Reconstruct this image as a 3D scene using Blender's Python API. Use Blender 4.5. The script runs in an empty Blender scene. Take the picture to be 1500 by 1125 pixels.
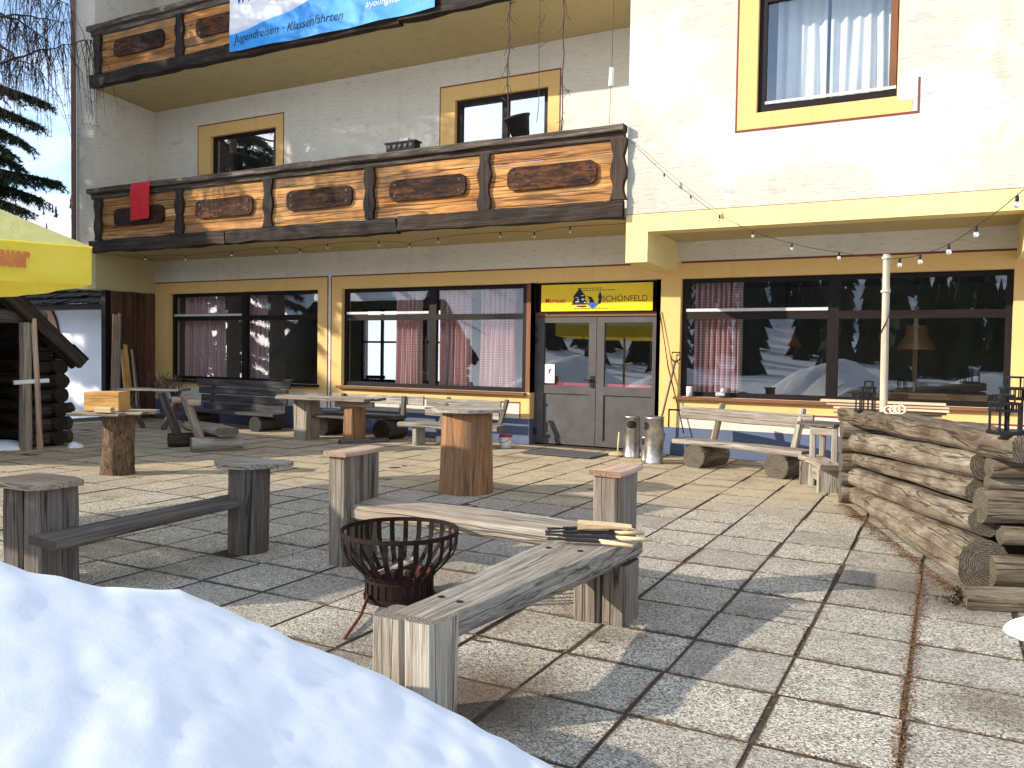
import bpy, math, random
from mathutils import Vector as V, Matrix, noise as mn
random.seed(11)
R = random.Random(5)
S = bpy.context.scene
COL = S.collection
pi = math.pi

# ------------------------------------------------------------------ camera
H = 1.5
FPX = 1211.7
RIGHT = V((0.88437861, 0.46652986, 0.01497887))
UP = V((-0.02987137, 0.02454277, 0.9992524))
FWD = V((-0.46581346, 0.88416488, -0.03564099))
cam = bpy.data.cameras.new("camera")
camo = bpy.data.objects.new("camera", cam)
COL.objects.link(camo)
cam.sensor_width = 36
cam.lens = FPX / 1500 * 36
cam.clip_end = 3000
cam.clip_start = 0.05
camo.matrix_world = Matrix(((RIGHT.x, UP.x, -FWD.x, 0), (RIGHT.y, UP.y, -FWD.y, 0), (RIGHT.z, UP.z, -FWD.z, H), (0, 0, 0, 1)))
S.camera = camo


def ray(x, y):
    return RIGHT * ((x - 750) / FPX) - UP * ((y - 562.5) / FPX) + FWD


def G(x, y, z=0.0):          # where the sight line through a pixel meets the level z
    d = ray(x, y)
    return V((0, 0, H)) + d * ((z - H) / d.z)


def F(x, y, Y):              # where it meets the upright plane at depth Y
    d = ray(x, y)
    return V((0, 0, H)) + d * (Y / d.y)


# ------------------------------------------------------------------ object helpers
def tag(o, label=None, cat=None, group=None, kind=None):
    if label: o['label'] = label
    if cat: o['category'] = cat
    if group: o['group'] = group
    if kind: o['kind'] = kind
    return o


def wloc(o):
    p = V((0, 0, 0))
    while o is not None:
        p += o.location
        o = o.parent
    return p


def thing(name, label, cat, loc=(0, 0, 0), group=None):
    o = bpy.data.objects.new(name, None)
    o.empty_display_size = 0.1
    COL.objects.link(o)
    o.location = loc
    return tag(o, label, cat, group)


def dup(o, loc=None, rotz=None, label=None, parent=None):
    c = o.copy()
    COL.objects.link(c)
    if parent is not None: c.parent = parent
    if loc is not None: c.location = loc
    if rotz is not None: c.rotation_euler = (0, 0, rotz)
    if label: c['label'] = label
    for ch in list(o.children): dup(ch, parent=c)
    return c


class MB:
    """collects shapes into one mesh; every point also keeps a grain coordinate (z runs along the piece)"""
    def __init__(s):
        s.v = []; s.f = []; s.g = []; s.sm = []; s.t = []

    def add(s, vs, fs, gs=None, smooth=False, tone=None):
        o = len(s.v)
        s.v += [V(p) for p in vs]
        s.g += [V(g) for g in (gs if gs else vs)]
        tn = R.random() if tone is None else tone
        for f in fs:
            s.f.append([i + o for i in f]); s.sm.append(smooth); s.t.append(tn)
        return s

    def build(s, name, mat, parent=None, loc=None):
        off = wloc(parent) if parent is not None else V(loc or (0, 0, 0))
        m = bpy.data.meshes.new(name)
        m.from_pydata([tuple(p - off) for p in s.v], [], s.f)
        m.polygons.foreach_set('use_smooth', s.sm)
        a = m.attributes.new('gc', 'FLOAT_VECTOR', 'POINT')
        a.data.foreach_set('vector', [c for g in s.g for c in g])
        a = m.attributes.new('tone', 'FLOAT', 'FACE')
        a.data.foreach_set('value', s.t)
        m.materials.append(mat)
        m.update()
        o = bpy.data.objects.new(name, m)
        COL.objects.link(o)
        if parent is not None: o.parent = parent
        else: o.location = off
        return o


def basis(d, up=(0, 0, 1)):
    d = V(d).normalized()
    u = V(up)
    if abs(d.dot(u)) > .98: u = V((0, 1, 0))
    x = d.cross(u).normalized()
    y = x.cross(d).normalized()
    return x, y, d


def rnd3(k=20):
    return V((R.uniform(-k, k), R.uniform(-k, k), R.uniform(-k, k)))


def box(mb, lo, hi, tone=None):
    lo, hi = V(lo), V(hi)
    d = hi - lo
    c = [(x, y, z) for z in (lo.z, hi.z) for y in (lo.y, hi.y) for x in (lo.x, hi.x)]
    o = rnd3()
    ax = max(range(3), key=lambda i: d[i])
    gs = []
    for p in c:
        q = [p[i] for i in range(3) if i != ax] + [p[ax]]
        gs.append(V(q) + o)
    mb.add(c, [(0, 2, 3, 1), (4, 5, 7, 6), (0, 1, 5, 4), (2, 6, 7, 3), (0, 4, 6, 2), (1, 3, 7, 5)], gs, tone=tone)
    return mb


def beam(mb, p0, p1, w, h, up=(0, 0, 1), segs=6, j=.004, r=.010, w1=None, h1=None, endj=0):
    """rounded timber from p0 to p1 (centre line), w across, h along up"""
    p0, p1 = V(p0), V(p1)
    x, y, d = basis(p1 - p0, up)
    L = (p1 - p0).length
    w1 = w1 or w; h1 = h1 or h
    o = rnd3(); sd = rnd3(50)
    vs = []; gs = []
    n = 8
    for i in range(segs + 1):
        t = i / segs
        ww = (w + (w1 - w) * t) / 2; hh = (h + (h1 - h) * t) / 2
        prof = [(-ww + r, -hh), (ww - r, -hh), (ww, -hh + r), (ww, hh - r), (ww - r, hh), (-ww + r, hh), (-ww, hh - r), (-ww, -hh + r)]
        for k, (a, b) in enumerate(prof):
            q = p0 + d * (L * t) + x * a + y * b
            if j:
                nz = mn.noise_vector(V((a * 4, b * 4, L * t * 2.2)) + sd)
                q = q + (x * nz.x + y * nz.y) * j * 1.6
                if i in (0, segs) and endj: q = q + d * mn.noise(V((a * 15, b * 15, 3. * i)) + sd) * endj
            vs.append(q); gs.append(V((a, b, L * t)) + o)
    fs = []
    for i in range(segs):
        for k in range(n):
            a = i * n + k; b = i * n + (k + 1) % n
            fs.append((a, b, b + n, a + n))
    mb.add(vs, fs, gs)
    pith = V((R.uniform(-.6, .6) * w, R.uniform(-.6, .6) * h, 0))
    for i, od in ((0, range(n - 1, -1, -1)), (segs, range(n))):
        ids = [i * n + k for k in od]
        mb.add([vs[q] for q in ids], [tuple(range(n))], [V((gs[q].x - o.x, gs[q].y - o.y, 500)) - pith for q in ids])
    return mb


def log(mb, p0, p1, r0, r1=None, n=16, segs=10, j=.05, cap=True, flat=None, low=1.0):
    """round log; flat cuts the top at that share of the radius"""
    p0, p1 = V(p0), V(p1)
    r1 = r1 or r0
    x, y, d = basis(p1 - p0)
    L = (p1 - p0).length
    o = rnd3(); sd = rnd3(60)
    vs = []; gs = []
    for i in range(segs + 1):
        t = i / segs
        rr = r0 + (r1 - r0) * t
        for k in range(n):
            a = 2 * pi * k / n
            q = rr * (1 + j * 2.2 * mn.noise(V((math.cos(a) * 1.3, math.sin(a) * 1.3, L * t * 1.1 * low)) + sd)
                      + j * mn.noise(V((math.cos(a) * 5, math.sin(a) * 5, L * t * 3)) + sd))
            ca, sa = math.cos(a) * q, math.sin(a) * q
            if flat is not None and sa > flat * rr: sa = flat * rr + .1 * (sa - flat * rr)
            vs.append(p0 + d * (L * t) + x * ca + y * sa)
            gs.append(V((ca, sa, L * t)) + o)
    fs = []
    for i in range(segs):
        for k in range(n):
            a = i * n + k; b = i * n + (k + 1) % n
            fs.append((a, b, b + n, a + n))
    mb.add(vs, fs, gs, smooth=True)
    if cap:
        for i, rev in ((0, True), (segs, False)):
            rim = list(range(i * n, i * n + n))
            vv = [vs[q] for q in rim]; gg = [V((gs[q].x - o.x, gs[q].y - o.y, 500)) for q in rim]
            c = sum(vv, V()) / n; cg = sum(gg, V()) / n
            fr = [(q, (q + 1) % n, n) for q in range(n)]
            if rev: fr = [f[::-1] for f in fr]
            mb.add(vv + [c], fr, gg + [cg])
    return mb


def tube(mb, pts, r, n=6, r1=None, smooth=True):
    pts = [V(p) for p in pts]
    vs = []; gs = []
    o = rnd3(); L = 0
    m = len(pts)
    for i, p in enumerate(pts):
        d = pts[min(i + 1, m - 1)] - pts[max(i - 1, 0)]
        if d.length < 1e-9: d = V((0, 0, 1))
        x, y, _ = basis(d)
        rr = r if r1 is None else r + (r1 - r) * i / (m - 1)
        if i: L += (p - pts[i - 1]).length
        for k in range(n):
            a = 2 * pi * k / n
            vs.append(p + x * math.cos(a) * rr + y * math.sin(a) * rr)
            gs.append(V((math.cos(a) * rr, math.sin(a) * rr, L)) + o)
    fs = [(i * n + k, i * n + (k + 1) % n, (i + 1) * n + (k + 1) % n, (i + 1) * n + k) for i in range(m - 1) for k in range(n)]
    fs += [tuple(range(n - 1, -1, -1)), tuple(range((m - 1) * n, m * n))]
    mb.add(vs, fs, gs, smooth=smooth)
    return mb


def lathe(mb, c, prof, n=24, smooth=True, axis=(0, 0, 1)):
    c = V(c)
    x, y, d = basis(axis, (0, 1, 0) if abs(axis[2]) > .9 else (0, 0, 1))
    vs = []; gs = []
    for (r, z) in prof:
        for k in range(n):
            a = 2 * pi * k / n
            vs.append(c + x * (r * math.cos(a)) + y * (r * math.sin(a)) + d * z)
            gs.append((r * math.cos(a), r * math.sin(a), z))
    m = len(prof)
    fs = [(i * n + k, i * n + (k + 1) % n, (i + 1) * n + (k + 1) % n, (i + 1) * n + k) for i in range(m - 1) for k in range(n)]
    mb.add(vs, fs, gs, smooth=smooth)
    return mb


def extrude(mb, poly, dv, gax=None):
    """flat outline pushed along dv; grain runs along gax"""
    poly = [V(p) for p in poly]; dv = V(dv)
    n = len(poly)
    o = rnd3()
    gax = V(gax or (poly[1] - poly[0])).normalized()
    bx = gax.cross(dv.normalized()).normalized(); dn = dv.normalized()
    vs = poly + [p + dv for p in poly]
    gs = [V((p.dot(bx), p.dot(dn), p.dot(gax))) + o for p in vs]
    nrm = V((0, 0, 0))
    for i in range(n): nrm += poly[i].cross(poly[(i + 1) % n])
    fs = [tuple(range(n)), tuple(range(2 * n - 1, n - 1, -1))] + [(i, i + n, (i + 1) % n + n, (i + 1) % n) for i in range(n)]
    if nrm.dot(dv) > 0: fs = [f[::-1] for f in fs]
    mb.add(vs, fs, gs)
    return mb


def disc(mb, c, r, th, n=18, j=.06, sq=1.0):
    sd = rnd3(30)
    poly = []
    for k in range(n):
        a = 2 * pi * k / n
        q = r * (1 + j * mn.noise(V((math.cos(a) * 1.5, math.sin(a) * 1.5, 0)) + sd))
        poly.append(V(c) + V((math.cos(a) * q, math.sin(a) * q * sq, 0)))
    return extrude(mb, poly, (0, 0, th), (1, .3, 0))


def text(name, s, size, loc, mat, parent, xdir=(1, 0, 0), updir=(0, 0, 1), align='LEFT', ext=.002, shear=0, bold=0, sx=1.0, follow=None):
    cu = bpy.data.curves.new(name, 'FONT')
    cu.body = s; cu.size = size; cu.extrude = ext; cu.align_x = align; cu.shear = shear; cu.offset = bold
    cu.resolution_u = 3
    tmp = bpy.data.objects.new(name + "_tmp", cu)
    COL.objects.link(tmp)
    bpy.context.view_layer.update()
    m = bpy.data.meshes.new_from_object(tmp.evaluated_get(bpy.context.evaluated_depsgraph_get()))
    bpy.data.objects.remove(tmp)
    x = V(xdir).normalized(); u = V(updir).normalized(); z = x.cross(u)
    off = wloc(parent)
    loc = V(loc)
    for v in m.vertices:
        c = v.co
        p = loc + x * c.x * sx + u * c.y + z * c.z
        if follow: p = follow(p, c.z)
        v.co = p - off
    m.materials.clear()
    m.materials.append(mat)
    o = bpy.data.objects.new(name, m)
    COL.objects.link(o)
    o.parent = parent
    return o


# ------------------------------------------------------------------ materials
class NT:
    def __init__(s, name):
        s.m = bpy.data.materials.new(name)
        s.m.use_nodes = True
        s.n = s.m.node_tree.nodes; s.l = s.m.node_tree.links
        s.b = s.n['Principled BSDF']; s.o = s.n['Material Output']

    def new(s, t, **kw):
        n = s.n.new(t)
        for k, v in kw.items(): setattr(n, k, v)
        return n

    def put(s, sock, v):
        if v is None: return
        if isinstance(v, bpy.types.NodeSocket): s.l.new(v, sock)
        else: sock.default_value = v if not (isinstance(v, tuple) and len(v) == 3 and sock.type == 'RGBA') else (*v, 1)

    def coord(s, kind='gc', scale=(1, 1, 1), rot=(0, 0, 0)):
        if kind == 'gc':
            a = s.new('ShaderNodeAttribute', attribute_name='gc').outputs['Vector']
        else:
            a = s.new('ShaderNodeTexCoord').outputs[kind]
        mp = s.new('ShaderNodeMapping')
        mp.inputs['Scale'].default_value = scale
        mp.inputs['Rotation'].default_value = rot
        s.l.new(a, mp.inputs[0])
        return mp.outputs[0]

    def noise(s, vec, scale=1, detail=5, rough=.6, dist=0):
        n = s.new('ShaderNodeTexNoise')
        s.l.new(vec, n.inputs['Vector'])
        n.inputs['Scale'].default_value = scale; n.inputs['Detail'].default_value = detail
        n.inputs['Roughness'].default_value = rough; n.inputs['Distortion'].default_value = dist
        return n.outputs['Fac']

    def ramp(s, fac, stops, interp='LINEAR'):
        n = s.new('ShaderNodeValToRGB')
        n.color_ramp.interpolation = interp
        e = n.color_ramp.elements
        while len(e) < len(stops): e.new(.5)
        for q, (p, c) in zip(e, stops):
            q.position = p; q.color = (*c, 1) if len(c) == 3 else c
        s.l.new(fac, n.inputs[0])
        return n.outputs[0]

    def step(s, fac, a, b):        # 0 below a, 1 above b
        n = s.new('ShaderNodeMapRange')
        s.put(n.inputs[0], fac)
        n.inputs[1].default_value = a; n.inputs[2].default_value = b
        return n.outputs[0]

    def mix(s, fac, a, b, mode='MIX'):
        n = s.new('ShaderNodeMix', data_type='RGBA', blend_type=mode)
        s.put(n.inputs[0], fac); s.put(n.inputs[6], a); s.put(n.inputs[7], b)
        return n.outputs[2]

    def math(s, op, a, b=0.0, c=None):
        n = s.new('ShaderNodeMath', operation=op)
        s.put(n.inputs[0], a); s.put(n.inputs[1], b)
        if c is not None: s.put(n.inputs[2], c)
        return n.outputs[0]

    def bump(s, h, strength=.3, dist=.01):
        n = s.new('ShaderNodeBump')
        s.l.new(h, n.inputs['Height'])
        n.inputs['Strength'].default_value = strength; n.inputs['Distance'].default_value = dist
        s.l.new(n.outputs[0], s.b.inputs['Normal'])

    def done(s, col=None, rough=.8, metal=0, spec=.3):
        s.put(s.b.inputs['Base Color'], col); s.put(s.b.inputs['Roughness'], rough)
        s.b.inputs['Metallic'].default_value = metal
        s.b.inputs['Specular IOR Level'].default_value = spec
        return s.m


def wood(name, dark, mid, light, stain=None, sa=.5, crack=.5, bump=.5, fx=20, fz=1.0, rough=.85, st_scale=2.0):
    t = NT(name)
    n1 = t.noise(t.coord('gc', (fx, fx, fz)), 1, 7, .68, .9)
    n2 = t.noise(t.coord('gc', (fx * 6, fx * 6, fz * 4)), 1, 3, .6)
    n3 = t.noise(t.coord('gc', (st_scale, st_scale, st_scale * .45)), 1, 5, .6, .4)
    n4 = t.noise(t.coord('gc', (fx * 2.0, fx * 2.0, fz * .55)), 1, 3, .5, .3)
    f = t.math('MULTIPLY_ADD', n2, .35, t.math('MULTIPLY', n1, .72))
    tone = t.new('ShaderNodeAttribute', attribute_name='tone').outputs['Fac']
    f = t.math('ADD', f, t.math('MULTIPLY_ADD', tone, .12, -.06))
    col = t.ramp(f, [(.31, dark), (.49, mid), (.70, light)])
    if stain:
        col = t.mix(t.math('MULTIPLY', t.step(n3, .42, .66), sa), col, stain)
    n5 = t.noise(t.coord('gc', (fx * .34, fx * .34, fz * .22)), 1, 3, .5, .25)
    sp = t.step(t.math('ABSOLUTE', t.math('SUBTRACT', n5, .5)), .003, .014)
    ck = t.math('MULTIPLY', t.step(n4, .27, .35), t.math('MULTIPLY_ADD', sp, .9, .1))
    ck = t.math('MULTIPLY_ADD', ck, crack, 1 - crack)
    col = t.mix(1.0, col, ck, 'MULTIPLY')
    # sawn ends: year rings and short radial checks
    gcv = t.new('ShaderNodeAttribute', attribute_name='gc').outputs['Vector']
    sep = t.new('ShaderNodeSeparateXYZ'); t.l.new(gcv, sep.inputs[0])
    isend = t.math('GREATER_THAN', sep.outputs[2], 400.0)
    cx_ = t.new('ShaderNodeCombineXYZ'); t.l.new(sep.outputs[0], cx_.inputs[0]); t.l.new(sep.outputs[1], cx_.inputs[1])
    ln = t.new('ShaderNodeVectorMath', operation='LENGTH'); t.l.new(cx_.outputs[0], ln.inputs[0])
    wob_ = t.noise(cx_.outputs[0], 14, 3, .6)
    ring = t.math('SINE', t.math('MULTIPLY', t.math('ADD', ln.outputs['Value'], t.math('MULTIPLY', wob_, .06)), 430.0))
    ang = t.math('ARCTAN2', sep.outputs[1], sep.outputs[0])
    chk = t.math('ABSOLUTE', t.math('SINE', t.math('ADD', t.math('MULTIPLY', ang, 2.5), t.math('MULTIPLY', wob_, 3.0))))
    chk = t.step(chk, .015, .07)
    endc = t.ramp(t.math('MULTIPLY_ADD', ring, .22, .5), [(.2, dark), (.5, mid), (.85, light)])
    endc = t.mix(.5, endc, dark)
    endc = t.mix(t.math('MULTIPLY_ADD', chk, -.85, .85), endc, tuple(q * .4 for q in dark))
    endc = t.mix(t.math('MULTIPLY', t.step(t.noise(cx_.outputs[0], 9, 4, .6), .5, .7), .5), endc, dark)
    col = t.mix(isend, col, endc)
    h = t.math('MULTIPLY', t.math('ADD', n1, t.math('MULTIPLY', n2, .4)), ck)
    h = t.math('MULTIPLY', h, t.math('MULTIPLY_ADD', isend, -.7, 1.0))
    t.bump(h, bump, .012)
    return t.done(col, rough, 0, .2)


def plain(name, col, rough=.6, metal=0, var=.12, sc=6, spec=.3, bump=0, bsc=60):
    t = NT(name)
    n = t.noise(t.coord('Object', (1, 1, 1)), sc, 4)
    c = t.mix(t.step(n, .3, .75), tuple(x * (1 - var) for x in col), tuple(min(1, x * (1 + var)) for x in col))
    if bump: t.bump(t.noise(t.coord('Object'), bsc, 4), bump, .01)
    return t.done(c, rough, metal, spec)


def plaster(name, col, var=.06, bump=.5, stain=(.5, .45, .36), sa=.25, peel=0, patch=0, scr=.22):
    t = NT(name)
    sc = t.coord('Object', (5, 5, 52))
    a = t.noise(sc, 1, 4, .6, .3)
    b = t.noise(t.coord('Object', (26, 26, 70)), 1, 3, .65)
    big = t.noise(t.coord('Object', (.55, .55, .9)), 1, 5, .6, .3)
    med = t.noise(t.coord('Object', (2.2, 2.2, 3)), 1, 5, .65)
    c = t.mix(t.step(big, .3, .7), tuple(x * (1 - var) for x in col), tuple(min(.95, x * (1 + var)) for x in col))
    c = t.mix(t.math('MULTIPLY', t.step(med, .54, .74), sa), c, stain)
    if patch:      # thicker, whiter coats of limewash with worn edges
        pn = t.noise(t.coord('Object', (.62, .62, .8)), 1, 7, .60, .3)
        c = t.mix(t.math('MULTIPLY', t.step(pn, .505, .535), patch), c, (.68, .67, .635))
    dr = t.noise(t.coord('Object', (4.5, 4.5, .35)), 1, 5, .6)
    c = t.mix(t.math('MULTIPLY', t.step(dr, .56, .74), .30), c, tuple(q * r for q, r in zip(col, (.62, .58, .52))))
    scratch = t.step(a, .36, .43)
    c = t.mix(t.math('MULTIPLY_ADD', scratch, -scr, scr), c, tuple(x * .55 for x in col))
    if peel:
        pz = t.noise(t.coord('Object', (1.1, 1.1, 2.4)), 1, 6, .62)
        c = t.mix(t.math('MULTIPLY', t.step(pz, .655, .668), peel), c, (.42, .40, .36))
    hgt = t.math('ADD', t.math('MULTIPLY', a, 1.0), t.math('MULTIPLY', b, .5))
    t.bump(hgt, bump, .012)
    return t.done(c, .92, 0, .1)


M = {}
M['plaster'] = plaster('white_plaster', (.56, .53, .45), peel=.6, sa=.3, bump=.8, patch=.7, scr=.42)
M['loggia'] = plaster('sheltered_white_plaster', (.73, .68, .575), peel=.35, sa=.2, bump=.9, scr=.5)
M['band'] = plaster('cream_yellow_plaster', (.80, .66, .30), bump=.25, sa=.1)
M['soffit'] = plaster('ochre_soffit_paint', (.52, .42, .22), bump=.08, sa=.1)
M['yellow'] = plaster('golden_wall_paint', (.78, .51, .20), bump=.35, sa=.1)
M['redline'] = plain('red_brown_paint', (.20, .055, .04), .9)
M['base'] = plaster('blue_grey_base_paint', (.115, .145, .225), bump=.2, stain=(.2, .2, .22), sa=.4)
M['darkwood'] = wood('dark_brown_frame_wood', (.005, .003, .003), (.010, .006, .005), (.022, .012, .009), bump=.15, crack=.2, rough=.5)
M['brownwood'] = wood('red_brown_frame_wood', (.08, .035, .018), (.17, .075, .035), (.26, .12, .06), bump=.2, crack=.3, rough=.6)
M['orangewood'] = wood('varnished_balcony_boards', (.13, .045, .012), (.44, .19, .052), (.80, .46, .18), stain=(.13, .085, .06), sa=.75, crack=.75, bump=.9, fx=14, fz=.8, rough=.82, st_scale=1.7)
M['blackwood'] = wood('blackened_balcony_timber', (.004, .0035, .003), (.013, .010, .008), (.075, .058, .045), stain=(.07, .04, .025), sa=.5, crack=.6, bump=.8, rough=.7)
M['railtop'] = wood('weathered_rail_timber', (.014, .011, .009), (.07, .05, .037), (.26, .22, .18), crack=.6, bump=.7)
M['plaque'] = wood('dark_red_brown_plaque_wood', (.008, .004, .003), (.034, .013, .008), (.21, .075, .024), stain=(.016, .008, .006), sa=.9, crack=.6, bump=.8, fx=14, fz=3.5, rough=.75, st_scale=4)
M['grey'] = wood('silver_grey_weathered_wood', (.075, .062, .05), (.31, .28, .235), (.55, .51, .44), stain=(.27, .20, .13), sa=.45, crack=.75, bump=.9, fx=32, fz=1.5)
M['greydark'] = wood('dark_grey_weathered_wood', (.03, .026, .024), (.115, .10, .09), (.24, .215, .19), stain=(.13, .08, .045), sa=.4, crack=.8, bump=.9, fx=34, fz=1.4)
M['greywarm'] = wood('warm_weathered_wood', (.075, .058, .045), (.31, .265, .205), (.56, .51, .42), stain=(.27, .165, .09), sa=.5, crack=.75, bump=.9, fx=28, fz=1.3)
M['logs'] = wood('weathered_log_wood', (.035, .028, .022), (.19, .152, .108), (.385, .335, .255), stain=(.085, .055, .034), sa=.8, crack=.8, bump=1.0, fx=26, fz=2.2, st_scale=5)
M['stump'] = wood('red_brown_barkless_stump', (.07, .030, .012), (.25, .115, .045), (.42, .23, .11), stain=(.22, .15, .10), sa=.6, crack=.45, bump=.9, fx=12, fz=.9, st_scale=5)
M['bark'] = wood('rough_bark', (.03, .02, .013), (.13, .08, .05), (.30, .22, .15), crack=.6, bump=1.0, fx=24, fz=7, rough=.95)
M['cap'] = wood('pinkish_new_board', (.18, .10, .06), (.46, .30, .20), (.66, .50, .38), stain=(.5, .42, .34), sa=.5, crack=.5, bump=.4, fx=14, fz=.8)
M['pale'] = wood('pale_fresh_wood', (.40, .26, .12), (.66, .48, .26), (.82, .68, .46), crack=.3, bump=.3, fx=16, fz=1)
M['polewood'] = wood('greyish_pole_wood', (.22, .16, .11), (.50, .42, .32), (.70, .63, .52), stain=(.38, .26, .16), sa=.6, crack=.5, bump=.6, fx=30, fz=.8)
M['slat'] = wood('dark_slate_grey_boards', (.020, .018, .018), (.060, .055, .056), (.12, .11, .11), crack=.6, bump=.6, fx=24, fz=1)
M['post'] = wood('brown_grey_post_wood', (.030, .024, .019), (.175, .150, .122), (.37, .335, .285), stain=(.17, .10, .055), sa=.6, crack=.8, bump=1.0, fx=26, fz=1.1, st_scale=3)
M['golden'] = wood('golden_fresh_wood', (.45, .20, .05), (.72, .42, .13), (.85, .62, .28), stain=(.40, .13, .04), sa=.5, crack=.35, bump=.4, fx=9, fz=.8, st_scale=5)
M['boards'] = wood('brown_red_wall_boards', (.025, .012, .008), (.10, .046, .026), (.21, .10, .052), stain=(.05, .03, .02), sa=.7, crack=.6, bump=.7, fx=10, fz=.6, st_scale=1.2)
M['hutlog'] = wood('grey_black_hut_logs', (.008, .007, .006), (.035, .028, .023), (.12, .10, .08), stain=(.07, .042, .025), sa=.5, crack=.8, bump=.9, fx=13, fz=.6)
M['rust'] = wood('rusty_black_iron', (.004, .003, .003), (.009, .006, .005), (.032, .013, .009), crack=.2, bump=.4, fx=30, fz=20, rough=.75)
M['rustred'] = wood('red_rusted_iron', (.03, .012, .010), (.10, .032, .022), (.20, .07, .045), crack=.2, bump=.4, fx=26, fz=14, rough=.8)
M['black'] = plain('black_metal', (.012, .012, .013), .45)
M['blackm'] = plain('matt_black', (.015, .016, .018), .75)
M['steel'] = plain('brushed_steel', (.50, .48, .45), .38, 1.0, .55, 7, bump=.25, bsc=14)
M['doorgrey'] = plain('brown_grey_door_paint', (.085, .078, .078), .55, 0, .22, 4, bump=.08, bsc=20)
M['white'] = plain('white_paint', (.75, .75, .73), .5, 0, .05)
M['paper'] = plain('white_paper', (.8, .8, .78), .8, 0, .03)
M['red'] = plain('red_cloth', (.62, .025, .035), .9, 0, .15, 9, bump=.2)
M['redpl'] = plain('red_plastic', (.42, .03, .05), .5)
M['greyblind'] = plain('pale_grey_bar', (.62, .60, .58), .5)
M['signyellow'] = plain('yellow_sign_panel', (.85, .58, .01), .35, 0, .04)
M['signred'] = plain('red_lettering', (.60, .05, .02), .6)
M['signdark'] = plain('dark_brown_lettering', (.10, .06, .02), .6)
M['signblue'] = plain('blue_print', (.02, .10, .42), .6)
M['navy'] = plain('dark_navy_print', (.012, .015, .035), .6)
M['orangered'] = plain('orange_red_print', (.62, .20, .06), .8)
M['cable'] = plain('black_cable', (.015, .015, .015), .6)
M['matgrey'] = plain('dark_grey_mat', (.10, .10, .095), .95, 0, .25, 40, bump=.6, bsc=120)
M['stone'] = plain('pale_stone', (.5, .48, .45), .8)
M['floor'] = plain('dark_floor_boards', (.10, .06, .035), .5)
M['roomwall'] = plain('cream_room_wall', (.30, .27, .22), .9)
M['lampshade'] = plain('tan_lamp_shade', (.40, .21, .10), .8)
M['rope'] = plain('pale_rope', (.62, .54, .42), .9)
M['straw'] = plain('straw_bristles', (.42, .33, .2), .95)
M['soil'] = plain('dark_joint_soil', (.070, .047, .030), .98, 0, .5, 9, bump=.6, bsc=70)
M['moss'] = plain('brown_moss', (.060, .042, .016), .98, 0, .5, 30, bump=.8, bsc=120)
M['needle'] = plain('dark_spruce_needles', (.020, .036, .014), .8, 0, .4, 12)
M['needlefar'] = plain('far_conifer_needles', (.014, .026, .016), .9, 0, .3, .3)
M['twig'] = plain('brown_twigs', (.075, .05, .038), .9, 0, .3, 8)
M['gut'] = plain('brown_downpipe', (.20, .12, .08), .6)
M['shake'] = wood('dark_roof_shakes', (.008, .007, .006), (.022, .019, .017), (.06, .052, .045), crack=.6, bump=.8, fx=12, fz=1)
M['annexwall'] = plain('shaded_white_render', (.80, .82, .85), .9, 0, .05, 2, bump=.25, bsc=60)
M['peach'] = plain('peach_render', (.58, .36, .24), .9, 0, .12, 4)


def m_snow():
    t = NT('snow')
    a = t.noise(t.coord('Object'), 3.2, 4, .55)
    b = t.noise(t.coord('Object'), 38, 4, .65)
    c = t.noise(t.coord('Object'), 160, 2, .6)
    h = t.math('ADD', t.math('MULTIPLY', a, 1.6), t.math('ADD', t.math('MULTIPLY', b, .12), t.math('MULTIPLY', c, .05)))
    t.bump(h, .8, .05)
    col = t.mix(t.step(b, .3, .7), (.83, .86, .90), (.90, .92, .94))
    t.b.inputs['Subsurface Weight'].default_value = .35
    t.b.inputs['Subsurface Radius'].default_value = (.03, .04, .05)
    t.b.inputs['Subsurface Scale'].default_value = .6
    return t.done(col, .55, 0, .35)


def m_snow_soft():
    t = NT('soft_snow')
    a = t.noise(t.coord('Object'), 2.6, 3, .5)
    b = t.noise(t.coord('Object'), 30, 3, .6)
    t.bump(t.math('ADD', a, t.math('ADD', t.math('MULTIPLY', b, .045), t.math('MULTIPLY', t.noise(t.coord('Object'), 150, 3, .7), .028))), .36, .05)
    t.b.inputs['Subsurface Weight'].default_value = .5
    t.b.inputs['Subsurface Radius'].default_value = (.04, .06, .09)
    t.b.inputs['Subsurface Scale'].default_value = .8
    return t.done((.80, .845, .91), .6, 0, .3)


M['snow'] = m_snow()
M['softsnow'] = m_snow_soft()


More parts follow.
